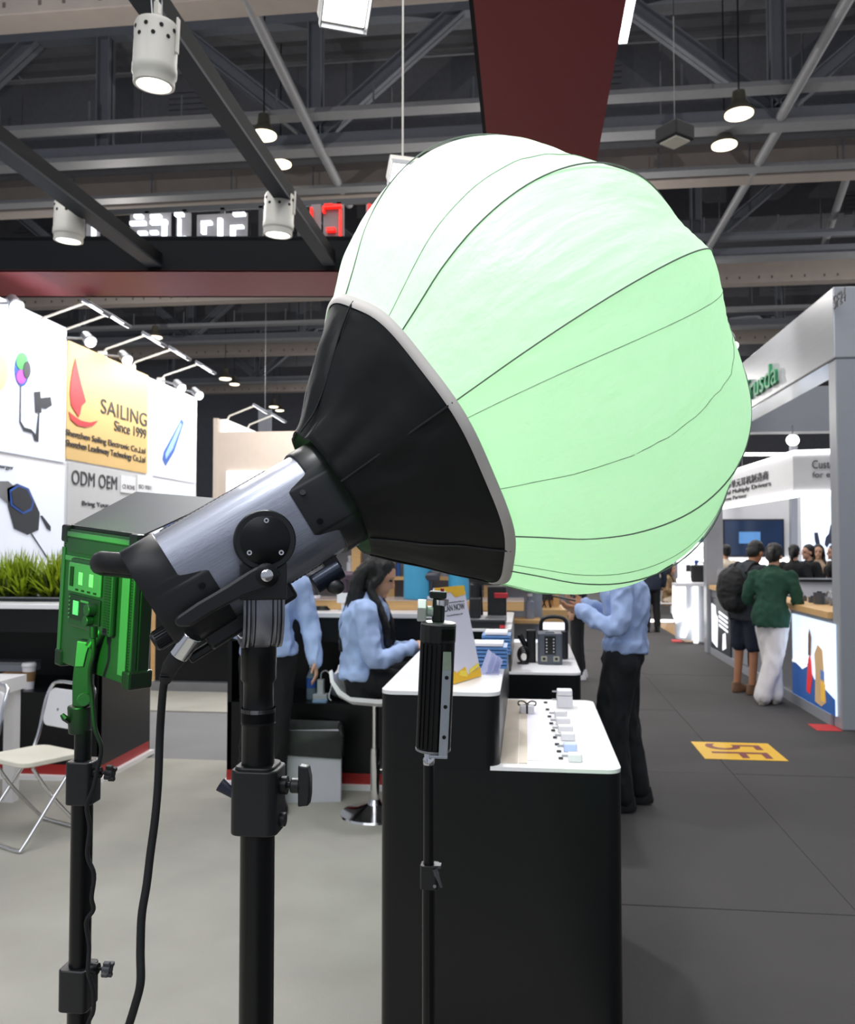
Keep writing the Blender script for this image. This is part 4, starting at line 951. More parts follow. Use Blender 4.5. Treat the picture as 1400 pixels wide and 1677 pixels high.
    if hair == 'long':
        nk = D['neck']; N_ = lambda x, y, z: nk+V((x, y, z))*s
        for k in (-1, 1):
            q.tube(catmull([H(-.01, k*.06, .08), H(.012, k*.080, .0), H(-.01, k*.085, -.08), N_(.07, k*.10, -.06), N_(.11, k*.10, -.18), N_(.12, k*.09, -.30)], 4), [.03*s]*8+[.028*s]*8+[.026*s]*4+[.012*s], 10)
        for k in (-1, 0, 1):
            q.tube(catmull([H(-.06, k*.03, .05), H(-.10, k*.045, -.05), N_(-.09, k*.055, -.02), N_(-.125, k*.06, -.14), N_(-.15, k*.055, -.25), N_(-.155, k*.05, -.33)], 4), [.055*s]*12+[.045*s]*4+[.035*s]*4+[.015*s], 12)
    if hair == 'tail':
        q.ell(H(-.10, 0, .03), (.04*s, .04*s, .04*s), ax=A3); q.tube(catmull([H(-.12, 0, .03), H(-.15, 0, -.04), H(-.14, 0, -.13)], 4), [.03*s]*4+[.028*s]*3+[.018*s]*2, 12)
    q.v = [Mw @ p_ for p_ in q.v]
    place(remesh(q, .009*s if vox < .015 else .014, .008*s, (40, 40, 8)), 'hair', hairm, t)
    return t, D, Mw

# seated woman on the bar stool (faces right)
cs = onZ(614, 1333, 0); hx_ = P(630, 941, 5.2)
sw_yaw = math.radians(2)
t, D, Mw = person('person with long black hair and light blue shirt seated on the bar stool', (cs.x-.03, cs.y, 0), sw_yaw, 1.0,
    dict(pelvis=(-.06, 0, .83), chest=(-.05, 0, 1.12), neck=(0, 0, 1.315), head=(.055, 0, 1.445),
         shL=(-.01, .16, 1.25), elL=(.03, .2, .98), wrL=(.26, .12, 1.0), shR=(-.01, -.16, 1.25), elR=(.06, -.2, .97), wrR=(.27, -.09, 1.03),
         hipL=(-.04, .085, .83), knL=(.36, .1, .78), anL=(.20, .09, .36), hipR=(-.04, -.085, .83), knR=(.30, -.08, .74), anR=(.16, -.08, .34), toeL=(.34, .1, .31), toeR=(.31, -.08, .29)),
    dict(top=blueshirt, bottom=blacktr, z0=.05, tuck=1, wide=1.08, hip=1.06), 'long', .010, skin, {'R': ((1, .15, .12), (0, .5, -.8), .5), 'L': ((1, -.1, 0), (0, -.3, -1), .4)}, headtilt=.42, fem=True)
c = Mw @ (D['wrR']+V((.10, .02, -.01))); o = MB().tube([c+V((-.02, 0, .05)), c+V((.02, 0, -.03))], [.004, .004], 8).build('pen', blk); tag(o, 'black pen held in the hand of the person on the bar stool', 'pen')
t = thing('lanyard', 'thin red-tipped lanyard hanging from the seated person', 'lanyard', Mw @ V((.12, 0, 1.0)))
MB().tube([Mw @ V((.085, .03, 1.25)), Mw @ V((.12, 0, 1.08)), Mw @ V((.13, 0, 1.0))], .003, 6).build('cord', redi, t); MB().cbox(Mw @ V((.132, 0, .96)), (.004, .05, .07)).build('badge', whp, t)

# standing man in blue shirt (right of counters), faces left
c = onZ(1026, 1322, 0)
person('person standing beside the aisle in light blue shirt, head hidden behind the lantern', (c.x-.02, c.y, 0), math.radians(172), 1.0,
    dict(shL=(-.01, .19, 1.39), elL=(.02, .25, 1.14), wrL=(.25, .16, 1.24), shR=(-.01, -.19, 1.39), elR=(.0, -.25, 1.14), wrR=(.24, -.10, 1.26),
         pelvis=(-.02, 0, .97), chest=(-.03, 0, 1.26), knL=(.06, .10, .52), anL=(.0, .10, .09), knR=(.0, -.09, .52), anR=(-.10, -.10, .09), toeL=(.15, .11, .03), toeR=(.05, -.11, .03), head=(.07, 0, 1.575)),
    dict(top=blueshirt, tuck=1, shoe=soft, legr=[.112, .096, .060], hip=1.12, wide=1), 'short', .010, skin2, {'L': ((1, -.1, .12), (0, -.6, .8), .45), 'R': ((1, .1, .1), (0, .6, .8), .5)}, headtilt=.3)
pp = V((c.x-.02, c.y, 0))+Matrix.Rotation(math.radians(172), 3, 'Z') @ V((.36, .03, 1.30))
o = MB().cbox((0, 0, 0), (.15, .075, .01), Matrix.Translation(pp) @ Matrix.Rotation(.2, 4, 'Y')).build('phone', blk, None, bevel=.003); tag(o, 'dark phone held by the person standing beside the aisle', 'phone')
# person behind the main stand
c = onZ(437, 1322, 0)
person('person behind the main light stand, only a light blue sleeve and black trousers showing', (c.x, c.y, 0), math.radians(-80), 1.0,
    dict(shL=(0, .19, 1.39), elL=(.0, .26, 1.13), wrL=(.10, .30, .91), elR=(.05, -.17, 1.12), wrR=(.22, -.04, 1.10), knL=(.02, .07, .52), anL=(0, .05, .085), knR=(0, -.1, .52), anR=(-.02, -.12, .085)), dict(top=blueshirt, tuck=1), 'short', .011)
# couple at the right booth
grn = mat('dark_green_fleece', '#1e4636', .9, var=.06, bump=.2); gtee = mat('charcoal_cotton', '#33383d', .9, var=.05)
nshort = mat('navy_shorts', '#161c30', .8); whtr = mat('white_denim', '#dcd8d8', .8, var=.04); shw = mat('grey_suede', '#8f8a80', .7); tans = mat('brown_suede', '#7a5a44', .8)
c = onZ(1232, 1135, 0)
c = c-V((.07, 0, 0))
tm, D, Mw = person('person with a black backpack, charcoal top and navy shorts, bending over the booth counter', (c.x, c.y, 0), math.radians(38), 1.0,
    dict(pelvis=(-.02, 0, .95), chest=(.02, 0, 1.24), neck=(.11, 0, 1.42), head=(.20, 0, 1.54), shL=(.07, .18, 1.36), shR=(.07, -.18, 1.36), elL=(.12, .24, 1.12), wrL=(.34, .16, 1.08), elR=(.12, -.24, 1.12), wrR=(.34, -.16, 1.08)),
    dict(top=gtee, bottom=nshort, legs='short', shoe=tans, sleeve='short'), 'short', .014, skin2, headtilt=.5)
t = thing('backpack', 'black backpack worn by the person in navy shorts', 'backpack', Mw @ V((-.18, 0, 1.2)))
q = MB(); q.ell((-.19, .03, 1.15), (.13, .17, .25)); q.ell((-.24, 0, 1.02), (.07, .12, .12)); q.ell((-.16, 0, 1.0), (.1, .14, .12)); q.v = [Mw @ p for p in q.v]; place(remesh(q, .014, .012, (12, 12, 12)), 'pack_body', soft, t)
for k in (-1, 1): MB().tube([Mw @ p for p in catmull([(-.10, k*.1, 1.33), (.03, k*.11, 1.44), (.16, k*.12, 1.34), (.13, k*.13, 1.12), (-.08, k*.13, 1.0)], 4)], .016, 8).build('shoulder_strap', soft, t, 50)
q = MB(); q.box(-.045, .045, -.09, -.155, .66, .76); 
t2 = MB().pbox([Mw @ V((.06, -.17, .60)), Mw @ V((.06, .0, .60)), Mw @ V((.06, .0, .72)), Mw @ V((.06, -.17, .72))], Mw.to_3x3() @ V((.03, 0, 0)))
c = onZ(1268, 1150, 0)
tw, D, Mw = person('person in a dark green sweater and white trousers leaning at the booth counter', (c.x-.03, c.y-.05, 0), math.radians(62), 1.0,
    dict(pelvis=(-.03, 0, .93), chest=(.03, 0, 1.20), neck=(.09, 0, 1.38), head=(.15, 0, 1.51), shL=(.05, .18, 1.31), shR=(.05, -.18, 1.31), elL=(.04, .25, 1.06), wrL=(.27, .18, 1.04), elR=(.04, -.25, 1.06), wrR=(.28, -.18, 1.04),
         knL=(.05, .03, .50), anL=(-.02, -.03, .085), knR=(-.03, -.03, .50), anR=(-.16, .06, .085), toeL=(.13, -.03, .03), toeR=(-.02, .05, .03)),
    dict(top=grn, bottom=whtr, shoe=shw, legr=[.10, .088, .082]), 'tail', .014, skin, headtilt=.4, fem=True)
o = MB().lathe([(.05, 0), (.052, .16), (.02, .18)], Mw @ V((.12, .12, .62)), n=14).build('patterned_pouch', mat('black_yellow_print', '#30301c', .7, var=.9, scale=22)); tag(o, 'black and yellow patterned pouch hanging between the couple', 'pouch')
# people far away
far = [
 ('person in black trousers and white shoes walking behind the standing blue-shirted person', onZ(948, 1112, 0), math.radians(170), dict(top=blk, bottom=blacktr, shoe=whp), 'short', {}),
 ('person in dark blue clothes, far down the aisle behind the blue-shirted shoulder', onZ(1068, 1035, 0), math.radians(100), dict(top=mat('navy_cloth', '#1c2638', .8), bottom=blacktr), 'short', {}),
 ('person in a cream shirt behind the booth counter below the television', P(1190, 1040, 14.2), math.radians(120), dict(top=mat('cream_cloth', '#d8c9b4', .8), bottom=blacktr), 'short', {}),
 ('person with dark hair bending at the booth, just right of the couple', P(1302, 1030, 13.0), math.radians(60), dict(top=blacktr, bottom=blacktr), 'tail', {}),
 ('person in black jacket over white shirt under the tall lit poster, left', P(1326, 1020, 13.2), math.radians(200), dict(top=blacktr, bottom=blacktr), 'short', {}),
 ('person in beige top standing behind the one in the black jacket', P(1342, 1020, 14.0), math.radians(250), dict(top=mat('tan_cloth', '#b59a80', .8), bottom=blacktr), 'long', {}),
 ('person in black at the far right under the tall lit poster edge', P(1369, 1020, 13.2), math.radians(180), dict(top=blacktr, bottom=blacktr), 'short', {}),
]
for lb, c, yw, of, hr, JJ in far:
    s_ = .96 if 'walking' in lb or 'down' in lb else .95
    person(lb, (c.x, c.y, 0), yw, s_, JJ, of, hr, .02, skin)
# seated woman on a white chair, far
c = onZ(1092, 1003, 0); c = P(1094, 1010, 17.5); c.z = 0
person('person with long brown hair seated on a white chair far down the aisle', c, math.radians(-20), .95,
    dict(pelvis=(0, 0, .55), chest=(.02, 0, .86), neck=(.04, 0, 1.05), head=(.07, 0, 1.19), shL=(.02, .17, .99), shR=(.02, -.17, .99), elL=(.03, .22, .74), wrL=(.22, .15, .72), elR=(.03, -.22, .74), wrR=(.22, -.15, .72),
         hipL=(0, .09, .52), hipR=(0, -.09, .52), knL=(.42, .1, .52), knR=(.42, -.1, .52), anL=(.4, .1, .09), anR=(.4, -.1, .09), toeL=(.55, .1, .03), toeR=(.55, -.1, .03)),
    dict(top=mat('patterned_brown', '#8d7352', .8, var=.4, scale=25), bottom=mat('cream_cloth', '#d8c9b4', .8)), 'long', .02, skin)
t = thing('white_chair', 'white shell chair under the person with long brown hair', 'chair', c)
MB().cbox(c+V((-.0, 0, .43)), (.42, .44, .03)).build('seat', whp, t, bevel=.01); MB().cbox(c+V((-.24, 0, .66)), (.03, .42, .42)).build('backrest', whp, t, bevel=.01)
for sx in (-1, 1):
    for sy in (-1, 1): MB().cyl(c+V((sx*.18, sy*.18, .415)), c+V((sx*.2, sy*.2, 0)), .012, n=8).build('leg', steel, t)

# ================================================================== RIGHT BOOTH (X = 2.7 plane)
BX = 2.74; greyw = mat('booth_grey_laminate', '#9a9da4', .3, var=.02); greyd = mat('booth_mid_grey', '#878a91', .35, var=.02)
hb = mat('header_brushed_grey', '#b4b6ba', .25, .35, var=.03, stretch=(1, .2, 6), scale=4)
ypost = 7.96; yfar = 13.3
bt = thing('booth_header', 'long brushed grey booth header with green lettering on the right', 'header', (BX, 8, 3.3))
zb = onX(1391, 571, BX).z; zt = onX(1391, 447, BX).z
zb2 = onX(1215, 686, BX).z
MB().box(BX, BX+.30, ypost, yfar, zb, zt).build('header_box', hb, bt, bevel=.01)
MB().box(BX+.302, BX+5, yfar-.3, yfar, zb-.02, zt).build('rear_header', greyd, bt)
MB().box(BX+.01, BX+.29, ypost+.01, yfar-.01, zb-.01, zb).build('soffit', mat('soffit_mirror', '#7f8488', .15, .6), bt)
gl = mat('green_letter', '#1f7a4d', .4, var=.02)
a = onX(1217, 655, BX-.02); b2 = onX(1272, 600, BX-.02); cT = onX(1272, 588, BX-.02); cB = onX(1272, 627, BX-.02)
# wall faces -X: reading direction runs towards the camera (-Y)
text('Trusda', V((BX-.002, a.y, cB.z)), V((0, -1, 0)), V((0, 0, 1)), a.y-b2.y, cT.z-cB.z, gl, 'lettering', bt, .03)
a = onX(1366, 505, BX); b2 = onX(1386, 505, BX); cT = onX(1376, 477, BX); cB = onX(1376, 500, BX)
text('5F24', V((BX-.002, a.y, cB.z)), V((0, -1, 0)), V((0, 0, 1)), a.y-b2.y, cT.z-cB.z, ink, 'lettering', bt, .008)
lamp('header_spot', 'SPOT', (BX-.9, 9.6, 4.4), (BX, 9.8, 3.8), 45, (1, 1, 1), spot_size=1.6, spot_blend=.6, shadow_soft_size=.05)
t = thing('booth_column', '', '', (BX+.5, ypost, 0)); MB().box(BX+.015, BX+1.0, ypost+.01, ypost+.20, 0, zb-.002).build('lower_shaft', greyw, t, bevel=.01); MB().box(BX+.305, BX+1.0, ypost+.01, ypost+.20, zb, zt+.05).build('upper_shaft', greyw, t, bevel=.01); o = t; tag(o, 'grey booth column at the right photo edge', 'column')
o = MB().box(BX-.05, BX+.2, yfar+.01, yfar+.22, 0, zb).build('booth_column', greyw, None, bevel=.005); tag(o, 'slim grey booth column at the far end of the right booth', 'column')
# counter of that booth
zwt = onX(1340, 998, BX).z
ct = thing('booth_counter', 'grey booth counter with a wooden top and lit picture panels along the aisle', 'counter', (BX, 10, 0))
yb0, yb1 = ypost+.22, yfar-.02
MB().box(BX+.02, BX+.6, yb0, yb1, .0, zwt-.06).build('carcass', greyd, ct)
MB().box(BX-.02, BX+.62, yb0, 10.35, zwt-.06, zwt).build('wooden_top', wood, ct); MB().box(BX-.02, BX+.62, 11.6, yb1, zwt-.06, zwt).build('wooden_top', wood, ct)
MB().box(BX-.01, BX+.02, yb0, yb1, 0, .10).build('kick_strip', greyw, ct)
def bpan(px0, px1, py0, py1, m_, nm='picture_panel', lab=None):   # py at the px0/px1 columns on plane BX
    a = onX(px1, py0, BX); b2 = onX(px0, py0, BX); z1 = onX(px1, py0, BX).z; z0 = onX(px1, py1, BX).z
    return MB().box(BX-.0, BX+.022, a.y, b2.y, z0, z1).build(nm, m_, ct, label=lab), a.y, b2.y, z0, z1
o, ya, yb_, z0, z1 = bpan(1297, 1366, 1023, 1172, mat('lightbox_sky', '#dbe8ff', .4, var=.12, scale=1.2, emit='#cfe2ff', es=1.0), lab='lit picture panel with blue mountains and figures')
def bart(pts, m_, k=1):
    q = [V((BX-.003*k, ya+(yb_-ya)*(1-x), z0+(z1-z0)*y)) for x, y in pts]; MB().pbox(q, (-.003, 0, 0)).build('print_shape', m_, o)
def em(n, c_, e=.5): return mat(n, c_, .5, var=.1, emit=c_, es=e)
bart([(0, 0), (1, 0), (1, .18), (.8, .24), (.55, .3), (.4, .45), (.25, .35), (.1, .5), (0, .35)], em('mountain_blue', '#24508f'))
bart([(0, .4), (.1, .55), (.2, .42), (.3, .5), (.4, .42), (.28, .36), (.12, .40)], em('snow_white', '#ffffff', .8), 2)
bart([(.38, .12), (.46, .1), (.52, .3), (.5, .5), (.47, .58), (.43, .5), (.40, .3)], em('red_coat', '#d02a2a'), 3)
bart([(.58, .05), (.72, .03), (.82, .1), (.78, .5), (.76, .68), (.66, .72), (.58, .6), (.6, .4)], em('tan_figure', '#b59468'), 3)
bart([(.72, .1), (.8, .1), (.82, .3), (.72, .32)], em('stripe_gold', '#d6a83a'), 4); bart([(.72, .34), (.8, .34), (.8, .44), (.72, .45)], em('stripe_blue', '#506fa8'), 4)
bart([(.44, .56), (.5, .56), (.52, .78), (.48, .88), (.45, .8)], em('brown_hair_fig', '#5a3d2c'), 4)
o, ya, yb_, z0, z1 = bpan(1164, 1195, 986, 1079, mat('charcoal_panel', '#2d3036', .4), lab='charcoal panel with white product shapes')
bart([(.05, .15), (.35, .08), (.4, .65), (.3, .7), (.28, .85), (.05, .88)], em('white_shape', '#f2f6ff', 1)); bart([(.62, .08), (.8, .15), (.78, .42), (.65, .38)], em('white_shape', '#f2f6ff', 1))
for k in range(4): bart([(.45, .5+.08*k), (.9, .44+.08*k), (.9, .48+.08*k), (.45, .545+.08*k)], em('white_shape', '#f2f6ff', 1))
MB().box(BX-.004, BX+.0, onX(1222, 900, BX).y, onX(1200, 900, BX).y, .12, zwt-.1).build('door_panel', greyw, ct)
# goods on the counter
for i, (px, r, h, lb) in enumerate(((1342, .05, .12, 'dark speaker gadget on the wooden top near the right column'), (1330, .035, .06, 'small dark gadget on the wooden top, left of the speaker gadget'), (1318, .02, .05, 'tiny dark gadget on the wooden top beside the green sweater'))):
    q = onX(px, 990, BX+.25); t = thing('gadget', lb, 'gadget', (q.x, q.y, zwt))
    MB().prism(rrect(-r, r, -r, r, r*.3), .001, h, Matrix.Translation((q.x, q.y, zwt))).build('gadget_body', grp_, t, 40); MB().cyl((q.x, q.y, zwt+h), (q.x, q.y, zwt+h+.012), r*.5, n=12).build('gadget_dial', blk, t, 40)
q = onX(1358, 985, BX+.3); t = thing('headphones', 'grey headphones resting on the wooden top near the right column', 'headphones', (q.x, q.y, zwt))
MB().tube([q+V((0, math.cos(a)*.085, .0))+V((0, 0, zwt-q.z+.05+math.sin(a)*.09)) for a in [math.pi*j/14 for j in range(15)]], .009, 8).build('headband', steel, t, 40)
for k in (-1, 1): MB().cyl((q.x-.02, q.y+k*.085, zwt+.045), (q.x+.02, q.y+k*.085, zwt+.045), .042, n=16).build('ear_cup', gry, t, 40)
q = onX(1181, 960, BX+.2); t = thing('display_case', 'clear display case with earphones at the far end of the wooden top', 'case', (q.x, q.y, zwt))
MB().box(q.x-.1, q.x+.15, q.y-.35, q.y+.35, zwt+.001, zwt+.02).build('case_base', blk, t); MB().box(q.x-.1, q.x+.15, q.y-.35, q.y+.35, zwt+.02, zwt+.24).build('glass_cover', clear, t)
for k in range(2): MB().cyl((q.x, q.y-.1+.2*k, zwt+.02), (q.x, q.y-.1+.2*k, zwt+.12), .025, n=12).build('earphone_stand', blk, t, 40)
# shelf ledge behind with white band and stage
t = thing('rear_shelf', 'white rear ledge with black display tray inside the right booth', 'shelf', (4, 11.6, 0))
a = onY(1308, 955, 11.6); b2 = onY(1374, 955, 11.6)
MB().box(a.x, b2.x+1, 11.6, 12.1, .95, a.z+.02).build('ledge_face', whp, t); MB().box(a.x, b2.x+1, 11.55, 12.1, a.z+.02, a.z+.05).build('ledge_top', blk, t); MB().box(a.x, b2.x+1, 11.62, 12.1, 0, .95).build('ledge_base', blk, t)
# tall lit poster with earphones
a = onY(1316, 940, 15.5); b2 = onY(1400, 812, 15.5)
t = thing('lit_poster', 'tall glowing pale blue poster with dangling earphones on the right', 'poster', (a.x, 15.5, 0))
MB().box(a.x, b2.x, 15.5, 15.6, 0, b2.z).build('lightbox', mat('poster_blue_glow', '#e6efff', .4, var=.08, scale=1, emit='#dbe7ff', es=1.15), t)
def part_px(pts, Y, m_, nm, th=.02, par=None):
    return MB().pbox([onY(x, y, Y) for x, y in pts], (0, -th, 0)).build(nm, m_, par)
slate = mat('slate_print', '#4a5268', .5, var=.1)
part_px([(1333, 872), (1339, 872), (1343, 893), (1347, 905), (1343, 915), (1338, 900), (1334, 885)], 15.49, slate, 'earphone_shape', .01, t)
part_px([(1352, 880), (1357, 874), (1360, 858), (1362, 868), (1365, 880), (1364, 892), (1358, 890), (1354, 897), (1350, 892)], 15.49, slate, 'earphone_shape', .01, t)
part_px([(1325, 905), (1328, 898), (1330, 903), (1328, 914)], 15.49, ltb, 'earphone_shape', .01, t)
# television wall
Yt = 19.0
a = onY(1184, 917, Yt); b2 = onY(1290, 700, Yt)
t = thing('booth_back_wall', 'white lit booth back wall carrying a large television, right of the lantern', 'wall', (a.x, Yt, 0))
MB().box(a.x-.3, b2.x+.3, Yt, Yt+.1, 0, onY(1200, 815, Yt).z).build('wall_body', wallw, t)
MB().box(a.x, b2.x, Yt-.05, Yt, onY(1200, 950, Yt).z, onY(1200, 915, Yt).z).build('lit_strip', glow, t)
t = thing('television', 'large wall television showing a dark blue picture', 'television', (a.x, Yt-.1, 1.6))
a = onY(1184, 912, Yt-.05); b2 = onY(1283, 850, Yt-.05)
MB().box(a.x, b2.x, Yt-.08, Yt-.01, a.z, b2.z).build('bezel', blk, t)
scr = MB().box(a.x+.03, b2.x-.03, Yt-.09, Yt-.08, a.z+.03, b2.z-.03).build('screen', mat('tv_blue', '#10213c', .15, var=.5, scale=1.5, emit='#1d3b66', es=.25), t)
part_px([(1210, 871), (1245, 871), (1245, 890), (1210, 890)], Yt-.095, em('tv_window', '#5f94cf', .4), 'picture_window', .005, scr)
o = part_px([(1292, 700), (1302, 700), (1302, 1030), (1292, 1030)], 17, greyw, 'booth_post', .15); tag(o, 'grey post right of the television', 'post')
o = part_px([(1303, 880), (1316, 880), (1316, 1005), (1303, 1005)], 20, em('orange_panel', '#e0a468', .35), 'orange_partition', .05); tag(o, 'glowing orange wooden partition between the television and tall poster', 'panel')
# header with black text, two faces
L0 = P(1183, 838, 18.0); R0 = P(1299, 804, 13.6); z_b, z_t = 2.44, 3.08
hd_ = thing('booth_header', 'white slanting booth header with black characters and glowing edges behind the right booth', 'header', (R0.x, R0.y, z_b))
L0.z = R0.z = 0; dirn = (R0-L0).normalized(); nn = V((dirn.y, -dirn.x, 0))
def slab(p, q, za, zb_, th, m_, nm, par, off=0): MB().pbox([p+V((0, 0, za))+nn*off, q+V((0, 0, za))+nn*off, q+V((0, 0, zb_))+nn*off, p+V((0, 0, zb_))+nn*off], -nn*th).build(nm, m_, par)
LL = L0-dirn*1.0
slab(LL, R0, z_b, z_t, .15, wallw, 'header_face', hd_); slab(LL, R0, z_t-.03, z_t+.04, .1, glow, 'glowing_edge', hd_, .03); slab(LL, R0, z_b-.06, z_b+.02, .1, glow, 'glowing_edge', hd_, .03)
Lt = (R0-L0).length
text('多单元耳机制造商', L0+dirn*Lt*.10+V((0, 0, 2.76))+nn*.01, dirn, V((0, 0, 1)), Lt*.62, .16, ink, 'lettering', hd_, .01)
text('Professional Multiply Drivers', L0-dirn*Lt*.25+V((0, 0, 2.62))+nn*.01, dirn, V((0, 0, 1)), Lt*1.0, .11, ink, 'lettering', hd_, .01)
text('Earphone Partner', L0-dirn*Lt*.1+V((0, 0, 2.50))+nn*.01, dirn, V((0, 0, 1)), Lt*.52, .10, ink, 'lettering', hd_, .01)
nn = V((0, -1, 0))
R1 = R0+V((.0, 0, 0)); R2 = R0+V((2.2, -.5, 0)); d2 = (R2-R1).normalized(); nn = V((d2.y, -d2.x, 0))
h2 = thing('booth_header', 'white booth header turned to the camera with grey lettering, beside the right column', 'header', (R1.x, R1.y, z_b))
slab(R1, R2, z_b+.02, z_t, .12, wallw, 'header_face', h2); slab(R1, R2, z_t-.02, z_t+.05, .1, glow, 'glowing_edge', h2, .03); slab(R1, R2, z_b-.05, z_b+.03, .1, glow, 'glowing_edge', h2, .03)
text('Customized ODM/OEM', R1+d2*.28+V((0, 0, 2.83))+nn*.01, d2, V((0, 0, 1)), 1.3, .13, ink, 'lettering', h2, .01)
text('for earphones', R1+d2*.28+V((0, 0, 2.66))+nn*.01, d2, V((0, 0, 1)), .75, .12, ink, 'lettering', h2, .01)
# thin glowing bar and lamp above
t = thing('light_tube', 'thin glowing horizontal tube above the slanting white header', 'light', P(1206, 744, 16)); MB().cyl(P(1206, 744, 16), P(1300, 744, 16), .03, n=8).build('tube', glow, t)
for px in (1215, 1292): c = P(px, 744, 16); MB().cyl(c, (c.x, c.y, 3.10), .005, n=6).build("support_rod", steel, t)
c = P(1298, 721, 12); t = thing('round_lamp', 'bright round lamp glowing above the white headers', 'lamp', c)
MB().ell(c, (.09, .05, .08)).build('lamp_globe', bulb, t, 60); MB().cyl(c, (c.x, c.y, zb), .01, n=6).build('lamp_stem', steel, t)
c = P(1203, 566, 11.5); t = thing('round_lamp', 'tiny lamp peeking beside the lantern edge, left of the grey header', 'lamp', c)
MB().ell(c, (.05, .05, .05)).build('lamp_globe', bulb, t, 60); MB().tube([c, c+V((0, 0, .12)), V((BX+.02, c.y, c.z+.18))], .008, 6).build('lamp_stem', steel, t)
# white shelving booth beyond the slim column
t = thing('shelf_booth', 'white shelving booth with glowing shelves and a screen far behind the slim column', 'booth', P(1130, 900, 19))
Yw = 20.0
part_px([(1098, 820), (1170, 820), (1170, 1004), (1098, 1004)], Yw+.3, wallw, 'back_board', .05, t)
for yy in (845, 893, 918, 950): part_px([(1104, yy-3), (1170, yy-3), (1170, yy+2), (1104, yy+2)], Yw, glow, 'glowing_shelf', .3, t)
part_px([(1101, 866), (1107, 866), (1107, 990), (1101, 990)], Yw-.1, greyd, 'post', .2, t)
part_px([(1095, 905), (1101, 905), (1101, 937), (1095, 937)], Yw-.1, glow, 'glowing_edge', .1, t)
part_px([(1118, 866), (1153, 866), (1153, 888), (1118, 888)], Yw-.05, mat('tv_blue2', '#1d2c44', .2, var=.6, scale=4), 'screen', .03, t)
part_px([(1123, 925), (1130, 925), (1130, 936), (1123, 936)], Yw-.05, blk, 'product_box', .05, t); part_px([(1136, 917), (1144, 917), (1142, 925), (1138, 925)], Yw-.32, blui, 'product_box', .02, t)
t = thing('reception_desk', 'white reception desk with glowing slanted stripes far down the aisle', 'desk', onZ(1130, 1053, 0))
Yd = onZ(1130, 1053, 0).y
part_px([(1101, 958), (1158, 957), (1158, 1052), (1106, 1045)], Yd, mat('white_desk', '#c6c9d0', .4), 'desk_front', .1, t)
part_px([(1101, 960), (1122, 958), (1122, 1005), (1118, 1015), (1106, 1020), (1101, 1005)], Yd-.11, glow, 'glowing_stripe', .02, t)
part_px([(1128, 1000), (1138, 998), (1122, 1044), (1114, 1043)], Yd-.13, glow, 'glowing_stripe', .02, t)
part_px([(1135, 958), (1142, 958), (1143, 1053), (1136, 1053)], Yd-.13, glow, 'glowing_stripe', .02, t)
part_px([(1100, 954), (1159, 953), (1159, 958), (1100, 959)], Yd, whp, 'desk_top', .4, t)
t = thing('black_bag', 'black bag standing on the far reception desk', 'bag', P(1146, 940, Yd))
c = onY(1146, 953, Yd+.0); MB().prism(rrect(-.14, .14, -.08, .08, .04), 0, .28, Matrix.Translation((c.x, Yd+.0, c.z))).build('bag_body', soft, t, 40, bevel=.02)
MB().tube([(c.x+math.cos(a)*.07, Yd, c.z+.28+math.sin(a)*.06) for a in [math.pi*j/8 for j in range(9)]], .01, 6).build('bag_handle', soft, t)
t = thing('glowing_kerb', 'glowing white floor level edge strip beneath the seated person far away', 'light', P(1082, 1013, 17))
a = onY(1062, 1013, 18.4); b2 = onY(1103, 1013, 18.4); MB().box(a.x, b2.x, 18.4, 18.45, .0, .05).build('strip', glow, t); MB().box(a.x, b2.x, 18.45, 18.6, 0, .05).build('kerb_base', whp, t)
a = onZ(1063, 1020, 0); b2 = onZ(1125, 1052, 0); c2 = onZ(1110, 1020, 0)
o = MB().pbox([onZ(1063, 1016, 0), onZ(1123, 1052, 0), onZ(1145, 1052, 0), onZ(1104, 1016, 0)], (0, 0, .006)).build('wood_floor_patch', mat('wood_floor', '#a78458', .5, var=.1)); tag(o, 'small wooden platform floor of the far booth', 'platform')
part_px([(1050, 900), (1100, 900), (1100, 990), (1050, 990)], 24, mat('grey_partition', '#a9a6a4', .6), 'back_partition', .1)
tag(bpy.data.objects['back_partition'], 'plain grey partition far down the aisle behind the seated person', 'partition')
# floor signs
ylw = mat('floor_yellow', '#e6b41e', .5, var=.03); mar = mat('maroon_ink', '#7a2f33', .5, var=0)
t = thing('floor_sign', 'yellow floor sticker reading 5F in maroon on the dark aisle', 'sign', (1.66, 7.1, 0))
MB().box(1.351, 1.965, 6.81, 7.38, .0, .003).build('sticker', ylw, t)
# lettering reads rotated: letters' up points to -X... seen from the camera the 5 sits farther away
def ftext(s_, x0_, x1_, y0_, y1_):
    text(s_, V((x1_, y0_, .0035)), V((0, 1, 0)), V((-1, 0, 0)), y1_-y0_, x1_-x0_, mar, 'lettering', t, .0008)
text('5F', V((1.44, 7.32, .0035)), V((0, -1, 0)), V((1, 0, 0)), .46, .43, mar, 'lettering', t, .0008)
t = thing('floor_sign', 'red floor sticker at the foot of the right booth column', 'sign', (2.6, 8.2, 0))
q = [onZ(1322, 1186, 0), onZ(1362, 1187, 0), onZ(1380, 1198, 0), onZ(1338, 1197, 0)]
MB().pbox([p+V((0, 0, .001)) for p in q], (0, 0, .003)).build('sticker', mat('sticker_red', '#c8302f', .5, var=.05), t)
o = MB().pbox([onZ(1099, 1048, 0)+V((0, 0, .001)), onZ(1114, 1048, 0)+V((0, 0, .001)), onZ(1118, 1052, 0)+V((0, 0, .001)), onZ(1101, 1052, 0)+V((0, 0, .001))], (0, 0, .008)).build('floor_sign', mat('sticker_red', '#c8302f', .5)); tag(o, 'tiny pinkish red floor sticker far down the aisle', 'sign')

